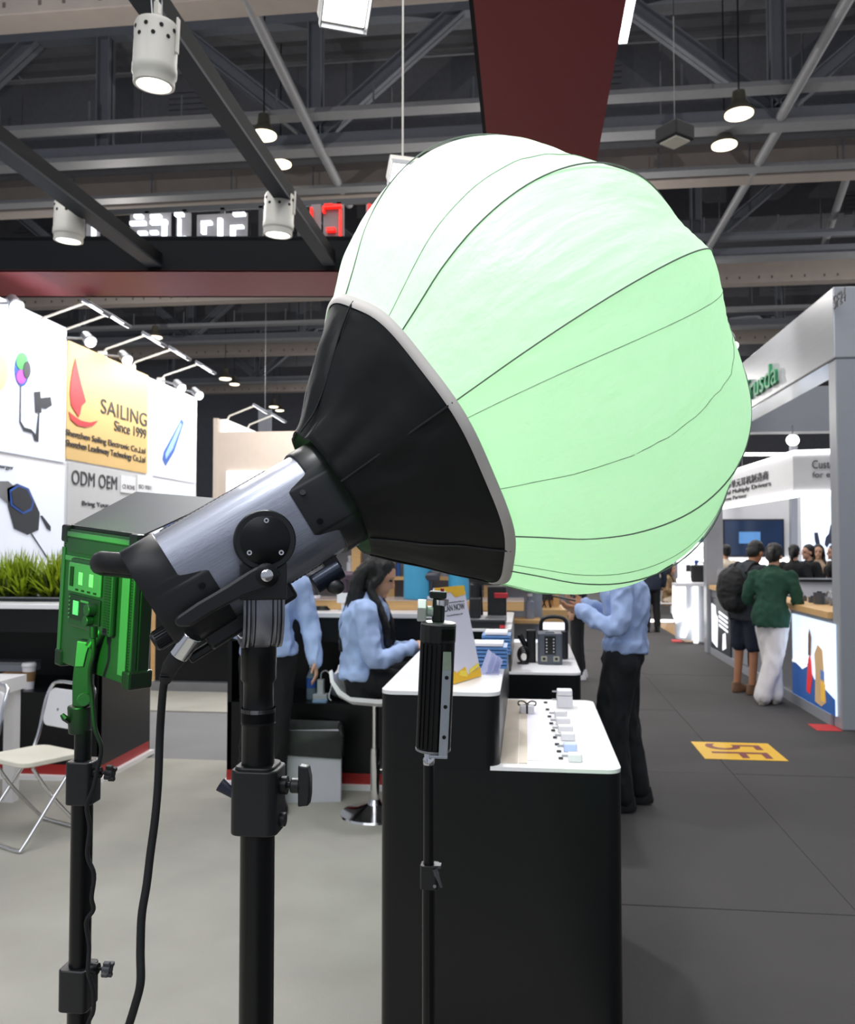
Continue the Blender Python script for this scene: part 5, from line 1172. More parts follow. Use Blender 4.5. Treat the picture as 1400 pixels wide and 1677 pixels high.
# ================================================================== HERO: studio light head
c0 = P(405, 893, 1.15)
ax_c = V((.817, .511, .27)).normalized(); ax = (cR*ax_c.x+cU*ax_c.y+cF*ax_c.z).normalized()
tocam = (EYE-(c0+ax*.3)).normalized(); e2 = (tocam-ax*tocam.dot(ax)).normalized()
Yl = -e2; Zl = ax.cross(Yl).normalized()
ML = frame(c0, ax, Yl, Zl)
def loc(x, y, z): return ML @ V((x, y, z))
lh = thing('studio_light', 'silver and black LED studio light head tilted up, carrying the lantern', 'light', M=ML)
brushed = mat('brushed_aluminium', '#9a9eaa', .32, .85, var=.14, scale=14, stretch=(1, 75, 75), bump=.12, bscale=30)
def sup(x, r, p=3.2, n=64, dy=0, dz=0, sc=1): return [V((x, r*math.cos(a)/((abs(math.cos(a))**p+abs(math.sin(a))**p)**(1/p))*sc+dy, r*math.sin(a)/((abs(math.cos(a))**p+abs(math.sin(a))**p)**(1/p))+dz)) for a in [2*math.pi*k/n for k in range(n)]]
R0b = .0735
MB().loft([sup(-.098, R0b), sup(.112, R0b)]).build('body_shell', brushed, lh, 30, local=True)
def prr(a, o=0): return R0b/((abs(math.cos(a))**3.2+abs(math.sin(a))**3.2)**(1/3.2))+o
def sst(e0, e1, x): u_ = min(1, max(0, (x-e0)/(e1-e0))); return u_*u_*(3-2*u_)
def shell(xa, xb, off, nm):
    n_ = 180; R = []
    A_ = [2*math.pi*k/n_ for k in range(n_)]
    def row(f, o): return [V((f(a), prr(a, o)*math.cos(a), prr(a, o)*math.sin(a))) for a in A_]
    mid = lambda u_: (lambda a: xa(a)+(xb(a)-xa(a))*u_)
    rows = [row(xa, -.002), row(xa, off-.001), row(mid(.03), off), row(mid(.97), off), row(xb, off-.001), row(xb, -.02)]
    MB().loft(rows, False).build(nm, blk, lh, 40, local=True)
dg_ = lambda a: math.degrees(a) % 360
shell(lambda a: .106-.032*(sst(150, 158, dg_(a))-sst(204, 212, dg_(a))), lambda a: .156, .0045, 'front_collar')
shell(lambda a: -.142, lambda a: -.096+.034*(sst(170, 182, dg_(a))-sst(262, 272, dg_(a))), .003, 'rear_cap')
MB().loft([sup(-.143, R0b-.008), sup(-.139, R0b-.006)]).build('rear_plate', blk, lh, 30, local=True)
for (x, a) in ((.088, 165), (.088, 195), (-.078, 190), (-.078, 212)):
    a = math.radians(a); r = R0b*1.055+.004; p = V((x, r*math.cos(a), r*math.sin(a))); d = V((0, math.cos(a), math.sin(a)))
    MB().cyl(p, p+d*.003, .004, n=12).build('screw', blkm, lh, 40, local=True)
# perforated vents along the top edge and below
q = MB()
for k in range(26):
    for j in range(3):
        a = math.radians(112-7*j); pr = R0b/((abs(math.cos(a))**3.2+abs(math.sin(a))**3.2)**(1/3.2)); d = V((0, math.cos(a), math.sin(a))); p = V((-.085+k*.006+.003*(j % 2), 0, 0))+d*pr
        q.cyl(p-d*.0005, p+d*.0006, .0021, n=8)
        d2_ = V((0, math.cos(a), -math.sin(a))); p = V((-.06+k*.006, 0, 0))+d2_*pr; q.cyl(p-d2_*.0005, p+d2_*.0006, .0021, n=8)
q.build('vent_hole', mat('hole_black', '#141414', .8), lh, local=True)['kind'] = 'stuff'
q = MB()
for k in range(12):
    q.box(-.1415, -.1395, -.05, .05, -.05+.008*k, -.046+.008*k)
q.build('rear_grille', blkm, lh, local=True)
# side disc and plate, world aligned
pc = P(434, 885, 1.062); dn = V((0, 0, -1)); ydir = V((Yl.x, Yl.y, 0)).normalized(); xdir = ydir.cross(V((0, 0, 1))).normalized()
Mp = frame(pc, xdir, V((0, 0, 1)), -ydir)       # x right, y up, z towards camera
disc = MB(Mp).lathe([(.038, -.02), (.038, .002), (.0365, .004)], n=48).build('tilt_disc', blk, lh, 40)
MB(Mp).lathe([(.0305, .003), (.0305, .0052), (.0295, .006)], n=44).build('disc_plate', blkm, disc, 40)
for ang in (88, 218, 322):
    a = math.radians(ang); p = V((.029*math.cos(a)*.85, .029*math.sin(a)*.85, .005))
    MB(Mp).cyl(p, p+V((0, 0, .0022)), .0032, n=14).build('screw', chrome, disc, 40); MB(Mp).cyl(p+V((0, 0, .002)), p+V((0, 0, .0026)), .0017, n=6).build('screw_socket', blk, disc)
MB(Mp).prism([(-.030, -.074), (.0275, -.074), (.0275, -.030), (.022, -.018), (-.024, -.018), (-.030, -.030)], -.014, .0).build('bracket_plate', blk, lh, bevel=.002)
# yoke
def px2(x, y, D=1.062): return Mp.inverted() @ P(x, y, D)
yk = thing('yoke_bracket', '', '') if False else None
grv = mat('yoke_anodised_grey', '#85868f', .36, .6, var=.1, scale=8, stretch=(30, 1, 1))
cx = px2(433, 985).x; half = .0252; ytop = -.070; ybot = px2(433, 1062).y
prof = [(-half, .0)]; nfl = 4
xs = [-half, -half+.003, -half+.0035, -half+.0075, -half+.008, -half+.012, -half+.0125, -half+.0165, half-.0165, half-.0125, half-.012, half-.008, half-.0075, half-.0035, half-.003, half]
path = []; R_y = .045; depth_b = .16
for k in range(3): path.append((V((0, ytop+(ybot+R_y-ytop)*k/2, -.006)), V((0, 0, 1))))
for k in range(1, 9):
    a = math.pi/2*k/8; path.append((V((0, ybot+R_y-R_y*math.sin(a), -.006-R_y*(1-math.cos(a)))), V((0, -math.sin(a), math.cos(a)))))
path.append((V((0, ybot, -.006-depth_b+R_y)), V((0, -1, 0))))
for k in range(1, 9):
    a = math.pi/2*k/8; path.append((V((0, ybot+R_y-R_y*math.cos(a), -.006-depth_b+R_y-R_y*math.sin(a))), V((0, -math.cos(a), -math.sin(a)))))
path.append((V((0, -.02, -.006-depth_b)), V((0, 0, -1))))
rings = []
for p, nrm in path:
    top = []
    for i, x in enumerate(xs):
        g = .0022 if (i % 4 in (2, 3) and i not in (0, 15)) else .0
        g = .0018 if i in (2, 5, 6, 9, 10, 13) else 0
        top.append(p+V((cx+x, 0, 0))+nrm*(.004-g))
    bot = [p+V((cx+x, 0, 0))-nrm*.003 for x in (half, -half)]
    rings.append(top+bot)
MB(Mp).loft(rings).build('yoke', grv, lh, 25)
# grooves as dark inset lines
for x in (-half+.004, -half+.009, -half+.0145, half-.0145, half-.009, half-.004):
    q = MB(Mp).loft([[p+V((cx+x-.0007, 0, 0))+nrm*.0043, p+V((cx+x+.0007, 0, 0))+nrm*.0043, p+V((cx+x+.0007, 0, 0))+nrm*.002, p+V((cx+x-.0007, 0, 0))+nrm*.002] for p, nrm in path]); q.build('yoke_groove', blkm, lh)
# bolt and tilt lever
pb = px2(436, 942, 1.05); MB(Mp).lathe([(.015, -.0), (.015, .012), (.012, .014)], pb-V((0, 0, .006)), n=28).build('bolt_boss', blkm, lh, 40)
MB(Mp).lathe([(.0075, 0), (.0075, .003), (.006, .004)], pb+V((0, 0, .0075)), n=24).build('bolt', chrome, lh, 40)
a_ = px2(452, 927, 1.05); b_ = px2(352, 1010, 1.05); c_ = px2(292, 1088, 1.05)
def lev(pts, z0, z1): return [(p.x, p.y) for p in [px2(*q, 1.05) for q in pts]]
lv = [(414, 922), (440, 920), (458, 930), (458, 948), (444, 958), (400, 978), (352, 1008), (318, 1040), (296, 1046), (285, 1034), (286, 1024), (310, 1003), (350, 975), (395, 945)]
lv = [(424, 926), (446, 926), (460, 938), (456, 952), (440, 962), (400, 975), (345, 1002), (312, 1022), (292, 1022), (286, 1014), (290, 1006), (322, 985), (372, 957), (408, 934)]
pb2 = [px2(x, y, 1.05) for x, y in lv]
MB(Mp).prism([(p.x, p.y) for p in pb2], pb.z-.004, pb.z+.007).build('tilt_lever', blk, lh, 30, .003)
# carry handle at the rear
hp = [P(x, y, D) for x, y, D in ((236, 925, 1.09), (215, 924, 1.09), (180, 921, 1.09), (166, 920, 1.10), (160, 922, 1.13), (162, 925, 1.17), (175, 928, 1.19), (240, 935, 1.19))]
q = MB(); rr = []
MB().tube(catmull(hp, 4), .0135, 12, flat=.75).build('carry_handle', soft, lh, 40)
# knob, umbrella socket, control box
kc = loc(-.142, -.035, -.045); MB().lathe([(.012, -.002), (.0125, .02), (.010, .023)], kc, -ax, 26).build('rear_knob', blk, lh, 30)
q = MB()
for k in range(20):
    a = 2*math.pi*k/20; u_, v_ = perp(-ax); p = kc+(u_*math.cos(a)+v_*math.sin(a))*.0125; q.cyl(p, p-ax*.018, .001, n=5)
q.build('knob_ridges', blkm, lh)
MB().cbox((0, 0, 0), (.13, .05, .026), ML @ Matrix.Translation((-.045, -.01, -.080))).build('control_box', blk, lh, bevel=.005)
MB().cbox((0, 0, 0), (.07, .03, .012), ML @ Matrix.Translation((-.105, -.01, -.088))).build('socket_block', blk, lh, bevel=.003)
us = P(538, 943, 1.09)
MB().cyl(us-ax*.022, us+ax*.018, .0125, n=24).build('umbrella_socket', mat('dark_blue_anodised', '#1d2533', .3, .6), lh, 40, .001)
k2 = P(549, 961, 1.085); q = MB().cyl(us, k2, .004, n=10); q.ell(k2, (.012, .008, .010)); q.build('socket_knob', blk, lh, 40)
MB().cbox((0, 0, 0), (.02, .018, .02), ML @ Matrix.Translation((.08, -.02, -.080))).build('socket_arm', blk, lh)
# speed ring / mount
MB().lathe([(.068, .150), (.078, .152), (.078, .166), (.074, .170)], c0, ax, 48).build('mount_ring', steel, lh, 30)

# ================================================================== HERO: lantern softbox
ls = thing('lantern_softbox', 'large glowing pale green fabric lantern softbox with black skirt', 'softbox', M=ML)
fab = bpy.data.materials.new('lantern_fabric'); fab.use_nodes = True; nt = fab.node_tree; N = nt.nodes; L = nt.links
for n_ in list(N): N.remove(n_)
out = N.new('ShaderNodeOutputMaterial'); df = N.new('ShaderNodeBsdfDiffuse'); tl = N.new('ShaderNodeBsdfTranslucent'); m1 = N.new('ShaderNodeMixShader')
em_ = N.new('ShaderNodeEmission'); ad = N.new('ShaderNodeAddShader'); gl_ = N.new('ShaderNodeBsdfGlossy'); m2 = N.new('ShaderNodeMixShader')
df.inputs[0].default_value = (.86, .9, .86, 1); tl.inputs[0].default_value = (.86, .92, .84, 1); m1.inputs[0].default_value = .5
em_.inputs[0].default_value = srgb('#a8f5a8'); em_.inputs[1].default_value = .10
gl_.inputs['Roughness'].default_value = .45; m2.inputs[0].default_value = .06
tc = N.new('ShaderNodeTexCoord'); mp = N.new('ShaderNodeMapping'); mp.inputs['Scale'].default_value = (3, 14, 14); nz = N.new('ShaderNodeTexNoise'); nz.inputs['Scale'].default_value = 1.6; nz.inputs['Detail'].default_value = 4
wv = N.new('ShaderNodeTexNoise'); wv.inputs['Scale'].default_value = 700
bp_ = N.new('ShaderNodeBump'); bp_.inputs['Strength'].default_value = .45; bp_.inputs['Distance'].default_value = .022
L.new(tc.outputs['Object'], mp.inputs[0]); L.new(mp.outputs[0], nz.inputs['Vector']); L.new(nz.outputs[0], bp_.inputs['Height'])
for x in (df, tl, gl_): L.new(bp_.outputs[0], x.inputs['Normal'])
L.new(df.outputs[0], m1.inputs[1]); L.new(tl.outputs[0], m1.inputs[2]); L.new(m1.outputs[0], m2.inputs[1]); L.new(gl_.outputs[0], m2.inputs[2])
L.new(m2.outputs[0], ad.inputs[0]); L.new(em_.outputs[0], ad.inputs[1]); L.new(ad.outputs[0], out.inputs[0])
try: fab.cycles.emission_sampling = 'NONE'
except Exception: pass
prof0 = [(.272, .228), (.30, .256), (.35, .300), (.41, .334), (.48, .352), (.55, .350), (.62, .330), (.69, .290), (.75, .238), (.80, .175), (.835, .10), (.85, .03), (.853, .004)]
prof = [(.272+(t_-.272)*.86, r_*(.985 if k_ else 1)) for k_, (t_, r_) in enumerate(prof0)]; TE = prof[-1][0]
ribs = [-108, -70, -33, -5, 44.5, 67, 102, 140, 180, 216]
# angle phi: +90 = down in the picture (local -Z), 0 = towards the camera (local -Y)
def dirp(phi): a = math.radians(phi); return V((0, -math.cos(a), -math.sin(a)))
def sag(phi, f0, f1):
    h = math.radians((f1-f0)/2); m = math.radians((f0+f1)/2); return math.cos(h)/math.cos(math.radians(phi)-m)
def skin_pt(t, phi, f0, f1, amp=1):
    r = interp(prof, t); u_ = (t-.272)/(TE-.272); k = .30+.55*u_
    sg = sag(phi, f0, f1); w_ = (phi-f0)/(f1-f0); r2 = r*(1-k*(1-sg)-.075*max(0, u_-.25)**1.3*math.sin(math.pi*min(max(w_, 0), 1))**2)
    w_ = (phi-f0)/(f1-f0); nrm = noise.noise(V((t*6, phi*.08, 1.3)))*.0045 + noise.noise(V((t*7, phi*.5, 4)))*.0034*math.sin(math.pi*min(max(w_, 0), 1))
    if (f0, f1) == (-5, 44.5): nrm += (noise.noise(V((t*26+w_*3.5, w_*1.2, 7)))+.5*noise.noise(V((t*60+w_*5, w_*2, 3))))*.0050*math.exp(-((w_-.58)/(.34 if w_ < .6 else .12))**2)
    if (f0, f1) == (-70, -33): nrm += noise.noise(V((t*30-w_*3, w_*1.5, 2)))*.0040*math.exp(-((w_-.55)/.3)**2)
    rim = max(0, 1-(t-.272)/.14); r2 += (nrm+noise.noise(V((t*3, phi*.9, 8)))*.0035*rim)*min(1, (t-.272)*14)*min(1, (TE-t)*8)
    return V((t, 0, 0))+dirp(phi)*r2
NT = 96
for i in range(len(ribs)):
    f0 = ribs[i]; f1 = ribs[(i+1) % len(ribs)]+(360 if i == len(ribs)-1 else 0); nu = max(10, int((f1-f0)/1.4))
    R = [[skin_pt(.272+(TE-.272)*(j/NT), f0+(f1-f0)*k/nu, f0, f1) for k in range(nu+1)] for j in range(NT+1)]
    MB().loft(R, False, close=False).build('fabric_panel', fab, ls, 70, local=True)
seamg = mat('grey_seam_thread', '#6d756d', .7, var=.1); trimg = mat('grey_trim_tape', '#c4c0bc', .7, var=.05)
for i, f in enumerate(ribs):
    pts = [V((t_, 0, 0))+dirp(f)*(interp(prof, t_)+.0012) for t_ in [.272+(TE-.272)*j/40 for j in range(41)]]
    q_ = MB().tube(pts, .00095, 6)
    q_.build('rib_rod', seamg if -80 < f < 80 else mat('pale_seam', '#9fb79f', .8, var=.3, scale=90), ls, 60, local=True)
# stitched seams between ribs
for f0, f1, w0, w1 in ((-33, -70, .22, .30), (-5, 44.5, .12, .30), (-5, 44.5, .62, .60), (67, 44.5, .22, .2), (67, 102, .8, .8)):
    lo, hi = min(f0, f1), max(f0, f1)
    pts = []
    for j in range(41):
        t_ = .272+(TE-.025-.272)*j/40; w_ = w0+(w1-w0)*j/40; ph = f0+(f1-f0)*w_; p = skin_pt(t_, ph, lo, hi); pts.append(p+dirp(ph)*.0004)
    MB().tube(pts, .0006, 5).build('stitched_seam', mat('pale_seam', '#9fb79f', .8, var=.3, scale=90), ls, 60, local=True)
# rim tape
tp_ = [(.264, .2245), (.266, .2290), (.270, .2310), (.2745, .2335), (.2745, .230)]
def wav(phi): return 1+.012*math.cos(math.radians(phi*9))-.004
MB().loft([[V((t_, 0, 0))+dirp(p_)*r_*wav(p_) for p_ in [360*k/120 for k in range(120)]] for t_, r_ in tp_], False).build('rim_tape', trimg, ls, 60, local=True)
# black skirt
blc = mat('black_softbox_cloth', '#090b0d', .62, var=.25, scale=9, bump=.5, bscale=9, spec=.3)
def sk(u_, phi, inner=0):
    t_ = .270+(.136-.270)*u_; r_ = .2285+(.099-.2285)*u_
    fl = math.cos(math.radians(phi+75)); 
    if u_ > .75: r_ += .004*((u_-.75)/.25)**2*(.2+1.3*max(0, fl)); t_ -= .004*((u_-.75)/.25)**2*max(0, fl)
    r_ += (noise.noise(V((u_*2.5, phi*.035, 2)))*.010+noise.noise(V((u_*1.5, phi*.09, 5)))*.006)*math.sin(math.pi*min(1, u_*.75+.02))
    r_ *= (1-.05*(1-abs(math.cos(math.radians(phi*4.5))))*u_)
    return V((t_, 0, 0))+dirp(phi)*(r_-inner)*(wav(phi) if u_ < .05 else 1)
MB().loft([[sk(j/24, 360*k/140) for k in range(140)] for j in range(25)]+[[sk(j/24, 360*k/140, .003) for k in range(140)] for j in range(24, -1, -1)], False).build('black_skirt', blc, ls, 60, local=True)
for f in (-108, -62, -5, 52, 90): MB().tube([sk(j/16, f)+dirp(f)*.0016 for j in range(17)], .0014, 6).build('skirt_seam', mat('black_seam', '#15181b', .5), ls, 60, local=True)
# inner silver lining cone and speed ring arms
MB().lathe([(.080, .162), (.082, .170), (.104, .20), (.16, .235), (.222, .270)], (0, 0, 0), (1, 0, 0), 60, False).build('inner_lining', fab, ls, 60, local=True)
MB().lathe([(.079, .158), (.090, .160), (.092, .174), (.080, .178)], (0, 0, 0), (1, 0, 0), 60).build('speed_ring', blk, ls, 40, local=True)
# its light: the LED source inside the lantern
lamp('lantern_source', 'POINT', loc(.45, 0, .05), None, 2.35, (.30, 1.0, .34), shadow_soft_size=.13)

# ================================================================== HERO: main stand
pY = Mp @ V((cx, ybot-.004, -.006-.078)); 
ms = thing('light_stand', 'black heavy light stand carrying the silver studio light', 'stand', (pY.x, pY.y, 0))
def zat(py, D): return (P(430, py, D)).z
Dm = (pY-EYE).dot(cF); X0, Y0 = pY.x, pY.y
MB().lathe([(.0235, 0), (.0235, -.045), (.020, -.05), (.020, -.10), (.0225, -.104), (.0225, zat(1158, Dm)-pY.z)], pY, n=40).build('spigot_column', blkm, ms, 40)
z1_ = zat(1158, Dm); z2_ = zat(1172, Dm)
MB().lathe([(.0225, z2_+.006), (.0225, z1_)], (X0, Y0, 0), n=40).build('silver_ring', chrome, ms, 40)
MB().lathe([(.0215, zat(1250, Dm)), (.0215, zat(1182, Dm)), (.0225, zat(1180, Dm)), (.0225, z2_+.006)], (X0, Y0, 0), n=40).build('inner_tube', blkm, ms, 40)
MB().lathe([(.0225, zat(1345, Dm)), (.0205, zat(1250, Dm))], (X0, Y0, 0), n=40).build('riser_tube', blkm, ms, 40)
za, zb_ = zat(1248, Dm), zat(1355, Dm)
MB().prism(rrect(X0-.030, X0+.032, Y0-.03, Y0+.03, .014, 6), zb_, za-.004).prism(rrect(X0-.026, X0+.027, Y0-.027, Y0+.027, .014, 6), za-.006, za).build('clamp_collar', blk, ms, 40, .002)
kz = zat(1282, Dm); kx = X0+.032
def dirR(d): return cR*d
kn = thing  # (alias unused)
k = MB().cyl((kx-.002, Y0, kz), (kx+.008, Y0, kz), .012, n=18).cyl((kx+.008, Y0, kz), (kx+.014, Y0, kz), .004, n=10); k.build('knob_shaft', blkm, ms, 40)
MB().cyl((kx+.013, Y0, kz), (kx+.026, Y0, kz), .010, n=18).prism([(.024, -.026), (.038, -.024), (.040, -.01), (.040, .012), (.037, .026), (.024, .028)], -.008, .008, frame(V((kx, Y0, kz)), V((1, 0, 0)), V((0, 0, 1)), V((0, -1, 0)))).build('tee_knob', blk, ms, 40, .002)
MB().cyl((kx-.001, Y0, zat(1337, Dm)), (kx+.006, Y0, zat(1337, Dm)), .009, n=16).build('side_bolt', blk, ms, 40, .001)
MB().tube([(X0-.03, Y0, zat(1300, Dm)), (X0-.042, Y0, zat(1292, Dm)), (X0-.052, Y0, zat(1284, Dm))], [.007, .008, .010], 12, flat=.6).build('wing_knob', mat('dark_violet_plastic', '#22243a', .4), ms, 40, .001)
MB().cyl((X0, Y0, .35), (X0, Y0, zb_+.01), .0225, n=36).build('lower_tube', blkm, ms, 40)
MB().prism(rrect(X0-.035, X0+.035, Y0-.035, Y0+.035, .015), .30, .42).build('leg_collar', blk, ms, 40)
for a in (30, 150, 270):
    d = V((math.cos(math.radians(a)), math.sin(math.radians(a)), 0)); MB().tube([V((X0, Y0, .36))+d*.03, V((X0, Y0, .015))+d*.42], .014, 10).build('leg', blkm, ms, 40)
# power cable
con = thing('power_cable', 'thick black power cable with silver plug hanging from the studio light', 'cable', P(300, 1050, 1.12))
pA = P(316, 1040, 1.06); pB = P(293, 1073, 1.065); 
MB().cyl(pA, pB, .0125, .0125, 24).build('silver_plug', chrome, con, 40, .001)
MB().tube([pB, P(279, 1092, 1.07), P(270, 1114, 1.08)], [.0115, .0105, .0075], 18).build('strain_relief', soft, con, 40)
q = MB()
for k in range(5): p = P(280-k*2.2, 1090+k*4.5, 1.072); q.tube([p, p+V((0, 0, -.0015))], .0105-.0006*k, 14)
q.build('relief_ribs', soft, con, 40)
cp = [(270, 1110, 1.08), (266, 1140, 1.09), (262, 1200, 1.10), (259, 1280, 1.09), (254, 1340, 1.08), (246, 1400, 1.07), (240, 1450, 1.06), (232, 1500, 1.05), (230, 1560, 1.04), (230, 1610, 1.03), (220, 1650, 1.03), (208, 1690, 1.03), (190, 1760, 1.04)]
pts = [P(*p) for p in cp]; pts += [V((pts[-1].x, pts[-1].y+.05, .6)), V((pts[-1].x, pts[-1].y+.1, .1)), V((pts[-1].x+.1, pts[-1].y+.3, .008)), V((pts[-1].x+.6, pts[-1].y+.5, .008))]
MB().tube(catmull(pts, 6), .0052, 10).build('cord', soft, con, 60)

# ================================================================== HERO: green lit LED panel
nTR = P(215, 870, 1.25); fTL = P(97, 860, 1.39)
wv_ = fTL-nTR; wv_.z = 0; Wd = wv_.length; ux = -wv_.normalized(); uz = V((0, 0, 1)); un = uz.cross(ux).normalized()
if un.dot(cF) < 0: un = -un
Hn = P(215, 870, 1.25).z-P(215, 1112, 1.25).z
O_ = V((fTL.x, fTL.y, nTR.z-Hn))
ux, uz = (Matrix.Rotation(math.radians(4.7), 3, un) @ ux, Matrix.Rotation(math.radians(4.7), 3, un) @ uz)
if ux.z > 0: ux, uz = (Matrix.Rotation(math.radians(-9.4), 3, un) @ ux, Matrix.Rotation(math.radians(-9.4), 3, un) @ uz)
Mq = frame(O_+V((0, 0, .008)), ux, un, uz)       # x along width towards the near edge, y = front normal (away), z up
pn_t = thing('led_panel_light', 'rectangular LED panel light seen from behind, glowing green in coloured light', 'light', M=Mq)
alu = mat('panel_aluminium', '#5a5e60', .42, .1, var=.05); pblk = mat('panel_black', '#26292c', .4, var=.08)
T = .030
MB().box(0, Wd, 0, T*.35, 0, Hn).build('back_plate', mat('panel_dark_back', '#303335', .4, .1, var=.15, scale=18), pn_t, None, .002, local=True)  # back kept darker so the gloss gradient sits in the colour
MB().box(-.001, Wd+.001, T*.35, T, 0, Hn).build('frame', blk, pn_t, None, .002, local=True)
MB().box(.004, Wd-.004, T, T+.003, .004, Hn-.004).build('diffuser', whp, pn_t, local=True)
for x in (-.004, Wd-.018):
    for z in (-.006, Hn-.022): MB().box(x, x+.022, -.004, T+.006, z, z+.028).build('corner_bumper', blk, pn_t, None, .004, local=True)
MB().box(.02, Wd-.02, -.004, 0, Hn-.036, Hn-.014).build('top_strip', pblk, pn_t, None, .001, local=True)
MB().box(.012, Wd-.006, -.0025, 0, Hn-.050, Hn-.042).build('ridge', alu, pn_t, None, .001, local=True)
for x in (.004, Wd-.009):
    for k in range(44): 
        if k == 0: q = MB()
        q.box(x, x+.004, -.0006, .0004, .018+k*.0042, .020+k*.0042)
    q.build('vent_slots', mat('slot_black', '#050505', .8), pn_t, local=True)['kind'] = 'stuff'
MB().box(Wd*.86, Wd-.010, -.003, 0, .012, Hn-.052).build('side_gloss_strip', alu, pn_t, None, .001, local=True)  # added strips, brighter metal paints in the gloss on side and top
MB().box(.012, Wd-.006, -.003, 0, Hn-.012, Hn-.004).build('top_gloss_strip', alu, pn_t, None, .001, local=True)
MB().box(.001, .010, -.003, 0, .012, Hn-.030).build('side_gloss_strip', mat('panel_mid_back', '#46494b', .4, .1), pn_t, None, .001, local=True)  # added mid-tone step of the same painted gloss gradient
# battery plate and control pod
bx0, bx1 = Wd*.20, Wd*.80
MB().box(bx0, bx1, -.010, 0, Hn*.30, Hn*.80).build('pod', pblk, pn_t, None, .004, local=True)
MB().box(bx0+.004, bx1-.028, -.014, -.010, Hn*.56, Hn*.77).build('battery_plate', alu, pn_t, None, .002, local=True)
MB().box(bx0+.012, bx0+.022, -.0155, -.014, Hn*.60, Hn*.74).build('contact_slot', mat('slot_black', '#050505', .8), pn_t, local=True)
for k in range(2): MB().box(bx0+.038+k*.032, bx0+.050+k*.032, -.0150, -.014, Hn*.62, Hn*.71).build('plate_tab', mat('tab_alu', '#b8bab8', .5, .2), pn_t, None, .001, local=True)
for k in range(4): MB().box(bx0+.03+k*.018, bx0+.038+k*.018, -.0150, -.0139, Hn*.575, Hn*.588).build('plate_notch', mat('slot_black', '#050505', .8), pn_t, local=True)
MB().box(bx0+.006, bx1-.028, -.013, -.010, Hn*.36, Hn*.54).build('control_panel', blk, pn_t, None, .003, local=True)
MB().box(bx0+.024, bx0+.040, -.0140, -.013, Hn*.40, Hn*.50).build('display', mat('lcd_grey', '#8fa0b0', .15), pn_t, local=True)
MB().box(bx0+.046, bx0+.070, -.0138, -.013, Hn*.50, Hn*.515).build('printed_label', alu, pn_t, local=True)
MB().lathe([(.009, 0), (.009, .012), (.008, .013)], (bx1-.044, -.013, Hn*.47), (0, -1, 0), 24).build('dial', pblk, pn_t, 40, .0005, local=True)
MB().lathe([(.008, 0), (.008, .010), (.007, .011)], (bx1-.05, -.013, Hn*.39), (0, -1, 0), 24).build('dial', pblk, pn_t, 40, .0005, local=True)
for k in range(6): MB().cyl((bx0+.012, -.013, Hn*.37+k*.0065), (bx0+.012, -.0142, Hn*.37+k*.0065), .0016, n=8).build('led_dot', alu, pn_t, local=True)
q = MB()
for k in range(26): q.box(bx1-.020, bx1-.004, -.0112, -.010, Hn*.33+k*.0040, Hn*.33+.0018+k*.0040)
q.build('heat_fins', mat('slot_black', '#050505', .8), pn_t, local=True)['kind'] = 'stuff'
# barn door flap on top
fl = [V((.01, T*.2, Hn+.002)), V((Wd+.0, T*.2, Hn+.002)), V((Wd+.02, T*.2+.124, Hn+.062)), V((-.01, T*.2+.124, Hn+.062))]
MB().pbox(fl, (0, -.001, .002)).build('barn_door', mat('flap_grey', '#3e3f42', .6, var=.05), pn_t, local=True)
MB().box(.005, Wd-.005, T*.1, T*.4, Hn, Hn+.006).build('hinge', blkm, pn_t, None, .001, local=True)
# yoke arm of panel and stand
yk0 = P(137, 1150, 1.30)
s2 = thing('light_stand', 'slim black light stand at left with a wavy cable, holding the green-lit panel', 'stand', (yk0.x, yk0.y, 0))
xs_, ys_ = yk0.x, yk0.y
def z2(py): return P(137, py, 1.30).z
MB().cyl((xs_, ys_, z2(1195)), (xs_, ys_, z2(1250)), .0125, n=24).build('spigot', blkm, s2, 40)
MB().cyl((xs_, ys_, z2(1252)), (xs_, ys_, z2(1460)), .0155, n=24)
MB().prism(rrect(-.019, .022, -.02, .02, .008), z2(1312), z2(1243), Matrix.Translation((xs_, ys_, 0))).build('clamp_collar', blk, s2, 40, .002)
MB().cyl((xs_, ys_, z2(1305)), (xs_, ys_, z2(1575)), .0158, n=24).build('upper_tube', blkm, s2, 40)
MB().prism(rrect(-.021, .024, -.022, .022, .008), z2(1638), z2(1572), Matrix.Translation((xs_-.003, ys_, 0))).build('clamp_collar', blk, s2, 40, .002)
MB().cyl((xs_, ys_, .3), (xs_, ys_, z2(1630)), .0172, n=24).build('lower_tube', blkm, s2, 40)
for py, s_, m_ in ((1262, 1, blk), (1574, 1, mat('grey_knob', '#4a4a4e', .35))):
    z_ = z2(py); x_ = xs_+.022
    MB().cyl((x_-.002, ys_-.005, z_), (x_+.010, ys_-.005, z_), .008, n=14).cyl((x_+.01, ys_-.005, z_), (x_+.02, ys_-.005, z_), .0025, n=8).build('knob_shaft', blkm, s2, 40)
    q = MB().cyl((x_+.018, ys_-.005, z_), (x_+.030, ys_-.005, z_), .008, n=14)
    for a in (0, 90, 180, 270): q.cbox((0, 0, .008), (.010, .006, .010), Matrix.Translation((x_+.025, ys_-.005, z_)) @ Matrix.Rotation(math.radians(a+20), 4, 'X'))
    q.build('star_knob', m_, s2, 40, .001)
MB().prism(rrect(-.03, .03, -.03, .03, .01), .28, .38, Matrix.Translation((xs_, ys_, 0))).build('leg_collar', blk, s2, 40)
for a in (80, 200, 320):
    d = V((math.cos(math.radians(a)), math.sin(math.radians(a)), 0)); MB().tube([V((xs_, ys_, .32))+d*.03, V((xs_, ys_, .012))+d*.40], .011, 10).build('leg', blkm, s2, 40)
